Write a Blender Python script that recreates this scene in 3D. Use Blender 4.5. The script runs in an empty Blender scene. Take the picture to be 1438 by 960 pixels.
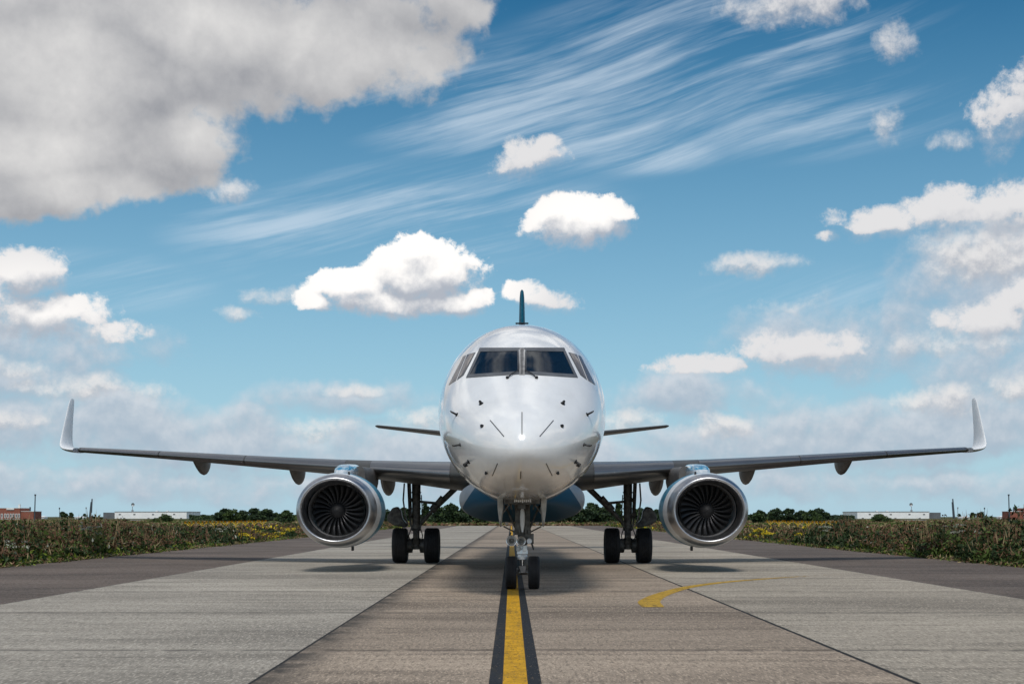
import bpy, bmesh, math, random
import numpy as np
from mathutils import Vector, Matrix
from mathutils.bvhtree import BVHTree

random.seed(7)
RNG = np.random.default_rng(11)
SC = bpy.context.scene
COL = SC.collection
R = math.radians

# ------------------------------------------------------------------ camera, sky, sun, exposure
FPX, CX, HY, CAM_H = 1925.0, 719.0, 725.0, 1.30     # focal length, vanishing point and horizon of the photograph, eye height
cam_d = bpy.data.cameras.new('camera')
cam = bpy.data.objects.new('camera', cam_d)
COL.objects.link(cam)
cam.location = (0, 0, CAM_H)
cam.rotation_euler = (R(90), 0, 0)
cam_d.sensor_width = 36.0
cam_d.lens = 36.0 * FPX / 1438.0
cam_d.shift_y = (HY - 480.0) / 1438.0
cam_d.clip_start = 0.1
cam_d.clip_end = 20000
SC.camera = cam

SC.view_settings.view_transform = 'Standard'
SC.view_settings.look = 'None'
SC.view_settings.exposure = 0.0
SC.view_settings.gamma = 1.0
SC.render.film_transparent = False
SC.cycles.max_bounces = 5
SC.cycles.transparent_max_bounces = 12
SC.cycles.use_denoising = True

SUN_EL, SUN_AZ = R(57), R(181)          # azimuth clockwise from +Y (the way the camera looks): high behind the camera
sun_dir = Vector((math.sin(SUN_AZ) * math.cos(SUN_EL), math.cos(SUN_AZ) * math.cos(SUN_EL), math.sin(SUN_EL)))
sun_d = bpy.data.lights.new('sun', 'SUN')
sun_d.energy = 2.3
sun_d.angle = R(13)
sun_d.color = (1.0, 0.955, 0.89)
sun = bpy.data.objects.new('sun', sun_d)
COL.objects.link(sun)
sun.rotation_euler = (-sun_dir).to_track_quat('-Z', 'Y').to_euler()
sun.location = sun_dir * 100


class Nodes:
    """small helper around a node tree"""
    def __init__(s, tree):
        s.t = tree
    def new(s, typ, **kw):
        n = s.t.nodes.new(typ)
        for k, v in kw.items():
            setattr(n, k, v)
        return n
    def put(s, sock, v):
        if v is None:
            return
        if hasattr(v, 'is_output'):
            s.t.links.new(v, sock)
        else:
            if sock.type == 'RGBA' and hasattr(v, '__len__') and len(v) == 3:
                v = (*v, 1)
            sock.default_value = v
    def m(s, op, a=None, b=None, c=None, clamp=False):
        n = s.new('ShaderNodeMath', operation=op, use_clamp=clamp)
        for i, v in enumerate((a, b, c)):
            s.put(n.inputs[i], v)
        return n.outputs[0]
    def v(s, op, a=None, b=None, c=None):
        n = s.new('ShaderNodeVectorMath', operation=op)
        for i, v in enumerate((a, b, c)):
            if v is not None:
                s.put(n.inputs[i], v)
        return n.outputs[1] if op in ('DOT_PRODUCT', 'LENGTH', 'DISTANCE') else n.outputs[0]
    def smooth(s, x, a, b, lo=0.0, hi=1.0, kind='SMOOTHSTEP'):
        n = s.new('ShaderNodeMapRange', interpolation_type=kind)
        s.put(n.inputs[0], x); s.put(n.inputs[1], a); s.put(n.inputs[2], b); s.put(n.inputs[3], lo); s.put(n.inputs[4], hi)
        return n.outputs[0]
    def mix(s, f, a, b, blend='MIX'):
        n = s.new('ShaderNodeMix', data_type='RGBA', blend_type=blend)
        s.put(n.inputs[0], f); s.put(n.inputs[6], a); s.put(n.inputs[7], b)
        return n.outputs[2]
    def noise(s, vec, scale, detail=4, rough=0.5, dist=0.0, out=0, dims='3D'):
        n = s.new('ShaderNodeTexNoise', noise_dimensions=dims)
        s.put(n.inputs['Vector'], vec); n.inputs['Scale'].default_value = scale
        n.inputs['Detail'].default_value = detail; n.inputs['Roughness'].default_value = rough
        n.inputs['Distortion'].default_value = dist
        return n.outputs[out]
    def sep(s, vec):
        n = s.new('ShaderNodeSeparateXYZ'); s.put(n.inputs[0], vec); return n.outputs
    def comb(s, x=0.0, y=0.0, z=0.0):
        n = s.new('ShaderNodeCombineXYZ')
        s.put(n.inputs[0], x); s.put(n.inputs[1], y); s.put(n.inputs[2], z)
        return n.outputs[0]


def sky_uv(px, py):
    """direction of a cloud as (azimuth, elevation), both in radians x 19.25"""
    ax, az = (px - CX) / FPX, (HY - py) / FPX
    return math.atan(ax) * 19.25, math.atan2(az, math.hypot(1, ax)) * 19.25


def build_world():
    w = bpy.data.worlds.new('World')
    SC.world = w
    w.use_nodes = True
    w.cycles.sampling_method = 'NONE'
    t = w.node_tree
    t.nodes.clear()
    N = Nodes(t)
    out = N.new('ShaderNodeOutputWorld')
    sky = N.new('ShaderNodeTexSky', sky_type='NISHITA')
    sky.sun_disc = False
    sky.sun_elevation = SUN_EL
    sky.sun_rotation = SUN_AZ
    sky.altitude = 0
    sky.air_density = 1.1
    sky.dust_density = 0.5
    sky.ozone_density = 2.5
    d = N.new('ShaderNodeTexCoord').outputs['Generated']
    x, y, z = N.sep(d)
    az = N.m('MULTIPLY', N.m('ARCTAN2', x, y), 19.25)
    hor = N.m('SQRT', N.m('ADD', N.m('MULTIPLY', x, x), N.m('MULTIPLY', y, y)))
    el = N.m('MULTIPLY', N.m('ARCTAN2', z, hor), 19.25)
    uv = N.comb(az, el, 0.0)

    def field(G, p, blobs, k=0.25):
        """soft union of ellipses (x, y, half width, half height, strength), measured on the photograph"""
        acc = None
        for (cx, cy, rx, ry, s) in blobs:
            u0, v0 = sky_uv(cx, cy)
            rx /= 100.; ry /= 100.
            q = G.v('MULTIPLY_ADD', p, (1 / rx, 1 / ry, 0), (-u0 / rx, -v0 / ry, 0))
            f = G.m('MULTIPLY_ADD', G.v('DOT_PRODUCT', q, q), -s, s)
            acc = f if acc is None else G.m('SMOOTH_MAX', acc, f, k)
        return G.m('MAXIMUM', acc, -1.3)

    def density_group(name, blobs, warp, nscale, namp, bill=0.0, rough=.58):
        """cloud density over the sky: soft ellipses broken up by fractal noise"""
        g = bpy.data.node_groups.new(name, 'ShaderNodeTree')
        g.interface.new_socket('Vector', in_out='INPUT', socket_type='NodeSocketVector')
        g.interface.new_socket('Density', in_out='OUTPUT', socket_type='NodeSocketFloat')
        G = Nodes(g)
        gi = G.new('NodeGroupInput'); go = G.new('NodeGroupOutput')
        p = gi.outputs[0]
        wn = G.noise(p, 1.2, 5, 0.55, out=1)
        pw = G.v('ADD', p, G.v('MULTIPLY', G.v('SUBTRACT', wn, (.5, .5, .5)), (warp, warp, 0)))
        acc = field(G, pw, blobs)
        n1 = G.noise(p, nscale, 9, rough, 0.1)
        tot = G.m('MULTIPLY_ADD', G.m('SUBTRACT', n1, 0.5), namp, acc)
        if bill:
            vo = G.new('ShaderNodeTexVoronoi', feature='F1', voronoi_dimensions='2D', normalize=True)
            G.put(vo.inputs['Vector'], pw)
            vo.inputs['Scale'].default_value = 3.2
            vo.inputs['Detail'].default_value = 4
            vo.inputs['Roughness'].default_value = .5
            tot = G.m('MULTIPLY_ADD', G.m('SUBTRACT', 0.36, vo.outputs['Distance']), bill, tot)
        g.links.new(tot, go.inputs[0])
        return g

    def use(g, vec):
        n = N.new('ShaderNodeGroup')
        n.node_tree = g
        N.put(n.inputs[0], vec)
        return n.outputs[0]

    heaps = [
        (590, 385, 92, 50, 1.35), (585, 352, 42, 30, 1.1), (500, 402, 74, 32, 1.15), (440, 424, 36, 18, 1.), (640, 420, 58, 24, 1.1), (560, 425, 140, 21, 1.2),
        (775, 425, 46, 20, .75), (735, 415, 30, 16, .6),
        (745, 226, 62, 30, .85), (770, 206, 26, 16, .7),
        (815, 314, 80, 36, 1.15), (775, 298, 34, 24, .95), (862, 296, 32, 24, .95),
        (38, 382, 60, 38, 1.0), (55, 440, 100, 38, 1.1), (150, 468, 62, 20, .7), (-30, 420, 80, 70, 1.0),
        (1418, 160, 50, 40, .8), (1400, 195, 30, 30, .55), (1455, 120, 50, 40, .75),
        (1245, 312, 58, 26, 1.0), (1330, 300, 70, 40, 1.05), (1420, 292, 80, 46, 1.1), (1175, 305, 26, 14, .5), (1160, 335, 18, 10, .45),
        (1400, 450, 92, 32, 1.05), (1460, 430, 60, 45, .95),
        (1125, 494, 105, 28, .95), (985, 516, 76, 20, .9), (1090, 480, 50, 18, .7),
    ]
    g_heap = density_group('cumulus', heaps, .40, 2.0, 2.6, 1.2, .74)
    g_soft = density_group('cumulus_body', heaps, .34, 1.3, .95, .55, .5)
    puffs = [(320, 268, 40, 20, .75), (1255, 62, 30, 24, .38), (1246, 172, 18, 28, .36), (1330, 200, 28, 13, .35), (1120, 2, 105, 34, .85), (1062, 371, 64, 20, .72), (1035, 380, 40, 12, .5),
             (1390, 352, 110, 55, .8), (500, 545, 48, 12, .7), (380, 410, 36, 14, .5), (340, 435, 30, 10, .4), (1330, 480, 90, 20, .5), (450, 600, 60, 18, .6), (600, 590, 50, 22, .7), (880, 590, 50, 22, .7), (1010, 600, 60, 18, .6), (1320, 560, 70, 22, .7),
             (120, 545, 100, 18, .6), (20, 590, 50, 14, .7), (1430, 545, 40, 20, .8), (150, 272, 40, 14, .6), (1110, 430, 40, 14, .4), (20, 515, 60, 14, .6)]
    g_puff = density_group('thin_puffs', puffs, .45, 2.2, 2.6, 0, .66)
    big = [(120, 60, 330, 120, 1.7), (110, 195, 215, 90, 1.5), (20, 250, 170, 55, 1.0), (380, 70, 210, 90, 1.1), (520, 60, 150, 80, .85), (600, 110, 50, 26, .35), (255, 215, 55, 55, .7), (600, 10, 90, 36, .6), (-250, 100, 260, 250, 1.0), (200, -200, 600, 160, .9)]
    g_big = density_group('grey_cloud', big, .6, 1.0, 2.1, .55, .62)
    bank = [(130, 595, 280, 50, .8), (330, 625, 280, 42, .7), (600, 640, 320, 42, .6), (1300, 595, 280, 52, .8), (1080, 625, 280, 44, .65), (850, 640, 280, 40, .6), (1440, 520, 160, 60, .5), (0, 530, 140, 32, .55), (300, 680, 560, 26, .42), (1150, 680, 560, 26, .42), (1400, 385, 130, 75, .8), (1190, 475, 170, 50, .6), (960, 555, 150, 34, .55), (60, 480, 150, 40, .5), (520, 560, 160, 26, .4)]
    g_bank = density_group('low_bank', bank, .8, .9, 2.2, .3, .6)

    # clear air: Nishita sky, paler and greyer in the thick air low down
    clear = N.mix(1.0, sky.outputs[0], (0.40, 0.93, 1.06), 'MULTIPLY')
    clear = N.mix(N.smooth(el, 7.5, .2, 0, .85, 'LINEAR'), clear, (4.6, 6.3, 7.6))
    clear = N.mix(N.smooth(el, 1.0, 7.8, 0, 1.0, 'LINEAR'), clear, N.mix(1.0, clear, (.24, .52, .62), 'MULTIPLY'))
    col = clear

    # high thin cirrus, combed up to the right
    rot = N.new('ShaderNodeMapping', vector_type='POINT')
    rot.inputs['Rotation'].default_value = (0, 0, R(-15))
    N.put(rot.inputs['Vector'], uv)
    wv = N.v('ADD', rot.outputs[0], N.v('MULTIPLY', N.v('SUBTRACT', N.noise(rot.outputs[0], .28, 1, .5, out=1), (.5, .5, .5)), (1.6, .50, 0)))
    c1 = N.noise(N.v('MULTIPLY', wv, (.11, 2.1, 1)), 1.6, 11, .66, .1)
    c2 = N.noise(N.v('MULTIPLY', wv, (.22, 1.6, 1)), .9, 5, .6)
    mask = N.smooth(field(N, uv, [(800, 150, 330, 95, 1.0), (1020, 60, 300, 80, .9), (620, 300, 260, 70, .75), (900, 215, 130, 30, .9), (430, 330, 190, 70, .7), (1120, 160, 220, 60, .6), (140, 395, 150, 40, .6), (1150, 420, 150, 40, .3)]), -.3, .9)
    ci = N.smooth(N.m('MULTIPLY_ADD', c2, .9, c1), 0.82, 1.26)
    col = N.mix(N.m('MULTIPLY', N.m('MULTIPLY', ci, mask), .66), col, (6.6, 7.6, 8.6))

    L, L2 = (-.05, .26, 0), (-.02, .08, 0)
    # low banks
    b0 = use(g_bank, uv)
    b1 = use(g_bank, N.v('ADD', uv, (-.03, .14, 0)))
    lb = N.smooth(N.m('SUBTRACT', b0, b1), -.35, .65)
    col = N.mix(N.m('MULTIPLY', N.smooth(b0, -.25, .75), .85), col, N.mix(lb, (4.0, 4.75, 5.7), (6.6, 6.85, 7.35)))
    # thin puffs
    p0 = use(g_puff, uv)
    p1 = use(g_puff, N.v('ADD', uv, (-.03, .12, 0)))
    lp = N.smooth(N.m('SUBTRACT', p0, p1), -.5, .5)
    col = N.mix(N.m('MULTIPLY', N.smooth(p0, -.20, 1.0), .85), col, N.mix(lp, (4.9, 5.0, 5.4), (8.2, 8.0, 7.9)))
    # big grey cloud
    a0 = use(g_big, uv)
    a1 = use(g_big, N.v('ADD', uv, L))
    tex = N.noise(uv, .7, 7, .50)
    la = N.m('ADD', N.m('MULTIPLY', N.m('SUBTRACT', a0, a1), .30), N.m('MULTIPLY_ADD', N.m('SUBTRACT', tex, .5), 1.3, .30))
    la = N.m('ADD', la, N.smooth(a0, .7, .0, 0, .16))
    la = N.m('ADD', la, N.smooth(field(N, uv, [(90, 95, 130, 55, 1.0), (300, 45, 100, 40, .9), (285, 190, 45, 40, 1.0), (140, 270, 90, 28, .8), (560, 90, 80, 40, .7), (470, 70, 90, 50, .5), (30, 215, 90, 30, .6)]), -.6, 1.0, 0, .46))
    col = N.mix(N.smooth(a0, -.08, .55), col, N.mix(N.smooth(la, -.02, 1.0, kind='LINEAR'), (3.2, 3.3, 3.6), (7.6, 7.5, 7.4)))
    # cumulus
    h0 = use(g_heap, uv)
    s0 = use(g_soft, uv)
    s1 = use(g_soft, N.v('ADD', uv, L))
    h2 = use(g_heap, N.v('ADD', uv, L2))
    lh = N.m('ADD', N.m('MULTIPLY', N.m('SUBTRACT', s0, s1), .95), N.m('MULTIPLY', N.m('SUBTRACT', h0, h2), .26))
    lh = N.smooth(N.m('ADD', lh, .36), 0.0, 1.0)
    fair_ = N.smooth(field(N, uv, [(560, 385, 230, 110, 1.0), (815, 310, 120, 70, .8), (40, 440, 140, 90, .5)]), -.2, .8)
    ah = N.smooth(h0, -.05, N.m('MULTIPLY', N.smooth(lh, .2, .8, 1.1, .42), N.smooth(fair_, 0, 1, 1.7, 1.0, 'LINEAR')))
    col = N.mix(ah, col, N.mix(lh, (4.4, 4.75, 5.4), N.mix(fair_, (7.7, 7.65, 7.75), (10.6, 10.3, 10.0))))

    # broken cloud over the rest of the sky, which the photograph sees only as light and reflections
    n3 = N.noise(N.v('MULTIPLY', d, (1, 1, 1.7)), 2.6, 6, .55, .2)
    n3b = N.noise(N.v('ADD', N.v('MULTIPLY', d, (1, 1, 1.7)), (0, 0, .08)), 2.6, 6, .55, .2)
    l3 = N.smooth(N.m('SUBTRACT', n3, n3b), -.08, .10)
    far = N.mix(N.smooth(n3, .46, .60), clear, N.mix(l3, (5.0, 5.0, 5.3), (10.0, 9.8, 9.5)))
    outside = N.m('MAXIMUM', N.smooth(N.m('ABSOLUTE', az), 8.2, 10.2), N.smooth(el, 7.8, 9.6))

    bg1, bg2, mx = N.new('ShaderNodeBackground'), N.new('ShaderNodeBackground'), N.new('ShaderNodeMixShader')
    bg1.inputs[1].default_value = bg2.inputs[1].default_value = 0.10
    N.put(bg1.inputs[0], col); N.put(bg2.inputs[0], far); N.put(mx.inputs[0], outside)
    t.links.new(bg1.outputs[0], mx.inputs[1]); t.links.new(bg2.outputs[0], mx.inputs[2])
    t.links.new(mx.outputs[0], out.inputs[0])


build_world()

# ------------------------------------------------------------------ helpers: meshes, objects, materials
class MB:
    """collects shapes and links them as ONE mesh object"""
    def __init__(s):
        s.v, s.f, s.m, s.n = [], [], [], 0
    def add(s, verts, faces, mat=0):
        o = s.n
        s.v += [tuple(map(float, p)) for p in verts]
        s.n += len(verts)
        for f in faces:
            s.f.append([i + o for i in f])
            s.m.append(mat)
        return s
    def box(s, c, size, mat=0, rot=None):
        hx, hy, hz = [a / 2 for a in size]
        vs = [Vector((sx * hx, sy * hy, sz * hz)) for sx in (-1, 1) for sy in (-1, 1) for sz in (-1, 1)]
        if rot is not None:
            vs = [rot @ p for p in vs]
        c = Vector(c)
        return s.add([p + c for p in vs], [(0, 1, 3, 2), (4, 6, 7, 5), (0, 4, 5, 1), (2, 3, 7, 6), (0, 2, 6, 4), (1, 5, 7, 3)], mat)
    def tube(s, p0, p1, r0, r1=None, n=14, mat=0, caps=True):
        p0, p1 = Vector(p0), Vector(p1)
        r1 = r0 if r1 is None else r1
        q = (p1 - p0).to_track_quat('Z', 'Y')
        vs = []
        for p, r in ((p0, r0), (p1, r1)):
            for i in range(n):
                a = 2 * math.pi * i / n
                vs.append(p + q @ Vector((r * math.cos(a), r * math.sin(a), 0)))
        fs = [(i, (i + 1) % n, n + (i + 1) % n, n + i) for i in range(n)]
        if caps:
            fs += [tuple(range(n))[::-1], tuple(range(n, 2 * n))]
        return s.add(vs, fs, mat)
    def lathe(s, prof, origin, axis, n=32, sx=1.0, sz=1.0, mat=0, caps=(False, False)):
        """prof: list of (distance along axis, radius); sx, sz stretch the two radial directions"""
        q = Vector(axis).to_track_quat('Z', 'Y') if not isinstance(axis, Matrix) else axis
        if tuple(axis) == (0, 1, 0):
            q = Matrix(((1, 0, 0), (0, 0, 1), (0, 1, 0)))
        if tuple(axis) == (1, 0, 0):
            q = Matrix(((0, 0, 1), (1, 0, 0), (0, 1, 0)))
        o = Vector(origin)
        vs, fs = [], []
        for (d, r) in prof:
            for i in range(n):
                a = 2 * math.pi * i / n
                vs.append(o + q @ Vector((r * sx * math.cos(a), r * sz * math.sin(a), d)))
        for k in range(len(prof) - 1):
            for i in range(n):
                j = (i + 1) % n
                fs.append((k * n + i, k * n + j, (k + 1) * n + j, (k + 1) * n + i))
        if caps[0]:
            fs.append(tuple(range(n))[::-1])
        if caps[1]:
            fs.append(tuple(range((len(prof) - 1) * n, len(prof) * n)))
        return s.add(vs, fs, mat)
    def loft(s, rings, cap0=True, cap1=True, mat=0, closed=True):
        n = len(rings[0])
        vs = [p for r in rings for p in r]
        fs = []
        for k in range(len(rings) - 1):
            for i in range(n if closed else n - 1):
                j = (i + 1) % n
                fs.append((k * n + i, k * n + j, (k + 1) * n + j, (k + 1) * n + i))
        if cap0:
            fs.append(tuple(range(n))[::-1])
        if cap1:
            fs.append(tuple(range((len(rings) - 1) * n, len(rings) * n)))
        return s.add(vs, fs, mat)
    def build(s, name, mats, parent=None, smooth=True, angle=35, bevel=0.0, recalc=True):
        me = bpy.data.meshes.new(name)
        me.from_pydata(s.v, [], s.f)
        if not isinstance(mats, (list, tuple)):
            mats = [mats]
        for m in mats:
            me.materials.append(m)
        me.polygons.foreach_set('material_index', s.m)
        if recalc:
            bm = bmesh.new(); bm.from_mesh(me)
            bmesh.ops.recalc_face_normals(bm, faces=bm.faces)
            bm.to_mesh(me); bm.free()
        me.polygons.foreach_set('use_smooth', [smooth] * len(me.polygons))
        if smooth and angle:
            me.set_sharp_from_angle(angle=R(angle))
        o = bpy.data.objects.new(name, me)
        COL.objects.link(o)
        if parent is not None:
            o.parent = parent
        if bevel:
            b = o.modifiers.new('bevel', 'BEVEL'); b.width = bevel; b.segments = 2; b.limit_method = 'ANGLE'; b.angle_limit = R(40)
        return o


def tag(o, label=None, cat=None, group=None, kind=None):
    if label: o['label'] = label
    if cat: o['category'] = cat
    if group: o['group'] = group
    if kind: o['kind'] = kind
    return o


def empty(name, loc, rz=0.0):
    o = bpy.data.objects.new(name, None)
    o.empty_display_size = .3
    COL.objects.link(o)
    o.location = loc
    o.rotation_euler = (0, 0, rz)
    return o


def copy_tree(o, parent=None):
    c = o.copy(); COL.objects.link(c); c.parent = parent
    for ch in list(o.children):
        copy_tree(ch, c)
    return c


def W(px, py, D):
    """the place that a pixel of the photograph shows at distance D"""
    return Vector(((px - CX) / FPX * D, D, CAM_H - (py - HY) / FPX * D))


def mat(name, color, rough=.5, metal=0.0, var=.12, vscale=3.0, coat=0.0, spec=.5, bump=0.0, bscale=40.0, rvar=0.0, build=None):
    """principled material whose colour and gloss wander a little with object-space noise"""
    m = bpy.data.materials.new(name)
    m.use_nodes = True
    t = m.node_tree
    N = Nodes(t)
    b = t.nodes['Principled BSDF']
    b.inputs['Roughness'].default_value = rough
    b.inputs['Metallic'].default_value = metal
    b.inputs['Coat Weight'].default_value = coat
    b.inputs['Coat Roughness'].default_value = .065
    b.inputs['Specular IOR Level'].default_value = spec
    oc = N.new('ShaderNodeTexCoord').outputs['Object']
    n = N.noise(oc, vscale, 5, .6)
    lo = [c * (1 - var) for c in color]; hi = [min(1, c * (1 + var)) for c in color]
    c = N.mix(N.smooth(n, .3, .7), lo, hi)
    if build:
        c = build(N, b, oc, c) or c
    N.put(b.inputs['Base Color'], c)
    if rvar:
        N.put(b.inputs['Roughness'], N.smooth(N.noise(oc, vscale * 2.3, 5, .6), .3, .7, max(0, rough - rvar), rough + rvar))
    if bump:
        bn = N.new('ShaderNodeBump'); bn.inputs['Strength'].default_value = bump; bn.inputs['Distance'].default_value = .01
        N.put(bn.inputs['Height'], N.noise(oc, bscale, 4, .6))
        t.links.new(bn.outputs[0], b.inputs['Normal'])
    return m


def pchip(xs, ys, x):
    xs, ys, x = np.asarray(xs, float), np.asarray(ys, float), np.asarray(x, float)
    h = np.diff(xs); d = np.diff(ys) / h
    m = np.zeros(len(xs))
    for k in range(1, len(xs) - 1):
        if d[k - 1] * d[k] > 0:
            w1, w2 = 2 * h[k] + h[k - 1], h[k] + 2 * h[k - 1]
            m[k] = (w1 + w2) / (w1 / d[k - 1] + w2 / d[k])
    m[0], m[-1] = d[0], d[-1]
    i = np.clip(np.searchsorted(xs, x) - 1, 0, len(xs) - 2)
    tt = (x - xs[i]) / h[i]
    return (2 * tt**3 - 3 * tt**2 + 1) * ys[i] + (tt**3 - 2 * tt**2 + tt) * h[i] * m[i] + (-2 * tt**3 + 3 * tt**2) * ys[i + 1] + (tt**3 - tt**2) * h[i] * m[i + 1]


# ------------------------------------------------------------------ ground, pavement and markings
END = 193.0                              # where the concrete stops
J0, JP = 13.3, 5.2                       # transverse joints of the concrete: first one and pitch


def ground_material():
    def f(N, b, oc, c):
        n1 = N.noise(oc, .05, 5, .6)
        n2 = N.noise(oc, 1.3, 6, .65)
        c = N.mix(N.smooth(n1, .35, .65), (.075, .085, .028), (.135, .105, .055))
        c = N.mix(N.smooth(n2, .3, .75), c, (.05, .062, .02))
        return c
    return mat('rough_grass', (.1, .1, .05), .95, spec=.1, build=f, bump=.6, bscale=9)


def concrete_material(name, base, dark, seed, seams):
    def f(N, b, oc, c):
        p = N.v('ADD', oc, (seed * 17.0, seed * 5.0, 0))
        big = N.noise(N.v('MULTIPLY', p, (.35, 1.0, 1)), .55, 6, .62)
        streak = N.noise(N.v('MULTIPLY', p, (.28, 2.6, 1)), .9, 7, .66, .3)
        brush = N.v('MULTIPLY', p, (1, .20, 1))
        fine = N.noise(brush, 26, 3, .7)
        grit = N.noise(brush, 48, 2, .6)
        blot = N.noise(N.v('MULTIPLY', p, (.6, 1, 1)), 5.0, 4, .7)
        c = N.mix(N.m('MULTIPLY', N.smooth(blot, .52, .74), .55), c, dark)
        c = N.mix(N.smooth(big, .32, .68), [a * .74 for a in base], [a * 1.14 for a in base])
        wide = N.noise(N.v('MULTIPLY', p, (.5, 1.0, 1)), .16, 4, .6)
        c = N.mix(N.m('MULTIPLY', N.smooth(wide, .48, .66), .68), c, dark)
        c = N.mix(N.m('MULTIPLY', N.smooth(streak, .48, .70), .68), c, dark)
        spot = N.noise(N.v('MULTIPLY', p, (.8, .8, 1)), 1.1, 6, .75)
        c = N.mix(N.m('MULTIPLY', N.smooth(spot, .60, .70), .6), c, [a * .55 for a in dark])
        c = N.mix(N.m('MULTIPLY', N.smooth(streak, .44, .30), .34), c, [min(1, a * 1.55) for a in base])
        c = N.mix(N.m('MULTIPLY', N.smooth(fine, .47, .70), .72), c, [a * .36 for a in base])
        c = N.mix(N.m('MULTIPLY', N.smooth(grit, .50, .70), .62), c, [min(1, a * 1.7) for a in base])
        c = N.mix(N.m('MULTIPLY', N.smooth(N.noise(brush, 90, 2, .6), .52, .70), .6), c, [a * .35 for a in base])
        # slab to slab differences, dark joints and the stain that follows the joint
        x, y, z = N.sep(oc)
        wob = N.m('MULTIPLY', N.m('SUBTRACT', N.noise(oc, 1.7, 4, .6), .5), .10)
        yy = N.m('DIVIDE', N.m('ADD', N.m('SUBTRACT', y, J0), wob), JP)
        slab = N.new('ShaderNodeTexWhiteNoise', noise_dimensions='1D')
        N.put(slab.inputs[1], N.m('ADD', N.m('FLOOR', yy), seed * 31.0))
        c = N.mix(N.smooth(slab.outputs[0], 0, 1, 0, .22, 'LINEAR'), c, dark)
        dj = N.m('MULTIPLY', N.m('ABSOLUTE', N.m('SUBTRACT', yy, N.m('ROUND', yy))), JP)
        gap = N.noise(oc, 3.0, 3, .6)
        c = N.mix(N.m('MULTIPLY', N.smooth(dj, .26, .0), N.smooth(gap, .38, .62, .15, .7)), c, dark)
        c = N.mix(N.m('MULTIPLY', N.smooth(dj, .030, .010), N.smooth(gap, .34, .56, .25, .85)), c, (.035, .032, .03))
        for (sx, w, soft, amt) in seams:
            ds = N.m('ADD', N.m('SUBTRACT', x, sx), N.m('MULTIPLY', N.m('SUBTRACT', N.noise(oc, 2.2, 5, .65), .5), soft * .8))
            if soft:
                side = N.m('MULTIPLY', N.smooth(ds, soft, 0.0), N.smooth(ds, -.02, .02))
                c = N.mix(N.m('MULTIPLY', side, N.smooth(N.noise(oc, 1.4, 5, .7), .35, .60, .30, amt)), c, (.04, .037, .034))
            dd = N.m('ABSOLUTE', N.m('ADD', N.m('SUBTRACT', x, sx), N.m('MULTIPLY', N.m('SUBTRACT', N.noise(oc, 4, 3, .6), .5), .02)))
            c = N.mix(N.smooth(dd, w * 1.25, w * .75), c, (.022, .021, .021))
        return c
    return mat(name, base, .88, spec=.22, build=f, bump=.35, bscale=60)


def asphalt_material():
    def f(N, b, oc, c):
        big = N.noise(N.v('MULTIPLY', oc, (.5, 1, 1)), .3, 6, .65)
        streak = N.noise(N.v('MULTIPLY', oc, (.22, 1.6, 1)), .7, 6, .65, .3)
        c = N.mix(N.smooth(big, .3, .7), (.085, .066, .055), (.185, .145, .120))
        c = N.mix(N.m('MULTIPLY', N.smooth(streak, .50, .70), .6), c, (.215, .178, .150))
        c = N.mix(N.m('MULTIPLY', N.smooth(N.noise(N.v('MULTIPLY', oc, (1, .2, 1)), 24, 3, .7), .47, .70), .7), c, (.03, .026, .025))
        c = N.mix(N.m('MULTIPLY', N.smooth(N.noise(N.v('MULTIPLY', oc, (1, .2, 1)), 46, 2, .6), .54, .70), .6), c, (.27, .235, .21))
        return c
    return mat('old_asphalt', (.1, .09, .085), .9, spec=.25, build=f, bump=.6, bscale=70)


def paint_material(name, color, worn, under):
    def f(N, b, oc, c):
        x, y, z = N.sep(oc)
        n = N.noise(oc, 9, 6, .7)
        n2 = N.noise(N.v('MULTIPLY', oc, (1, .25, 1)), 26, 4, .7)
        c = N.mix(N.m('MULTIPLY', N.smooth(n2, .48, .75), .40), c, [a * .45 for a in color])
        c = N.mix(N.m('MULTIPLY', N.smooth(N.noise(oc, 75, 2, .6), .50, .70), .45), c, [a * .5 for a in color])
        wear = worn(N, x, y)
        k = N.smooth(N.m('ADD', N.m('SUBTRACT', n, .5), wear), .34, .48)
        k = N.m('MAXIMUM', k, N.m('MULTIPLY', N.smooth(N.noise(N.v('MULTIPLY', oc, (1, .3, 1)), 40, 3, .7), .57, .66), .85))
        c = N.mix(N.m('MULTIPLY', N.smooth(N.noise(N.v('MULTIPLY', oc, (1, .12, 1)), 7, 5, .7), .52, .70), .55), c, (.06, .05, .03))
        tr = N.new('ShaderNodeBsdfTransparent')
        mx = N.new('ShaderNodeMixShader')
        N.put(mx.inputs[0], k)
        N.t.links.new(b.outputs[0], mx.inputs[1]); N.t.links.new(tr.outputs[0], mx.inputs[2])
        N.t.links.new(mx.outputs[0], N.t.nodes['Material Output'].inputs[0])
        return c
    return mat(name, color, .75, spec=.3, var=.2, vscale=5, build=f, bump=.3, bscale=60)


def sheet(name, pts, z, m, kind='structure', label=None, sub=0):
    b = MB()
    b.add([(p[0], p[1], z) for p in pts], [tuple(range(len(pts)))])
    o = b.build(name, m, smooth=False, recalc=False)
    o['kind'] = kind
    if label: o['label'] = label
    return o


def strip(name, x0, x1, y0, y1, z, m):
    return sheet(name, [(x0, y0), (x1, y0), (x1, y1), (x0, y1)], z, m)


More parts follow.
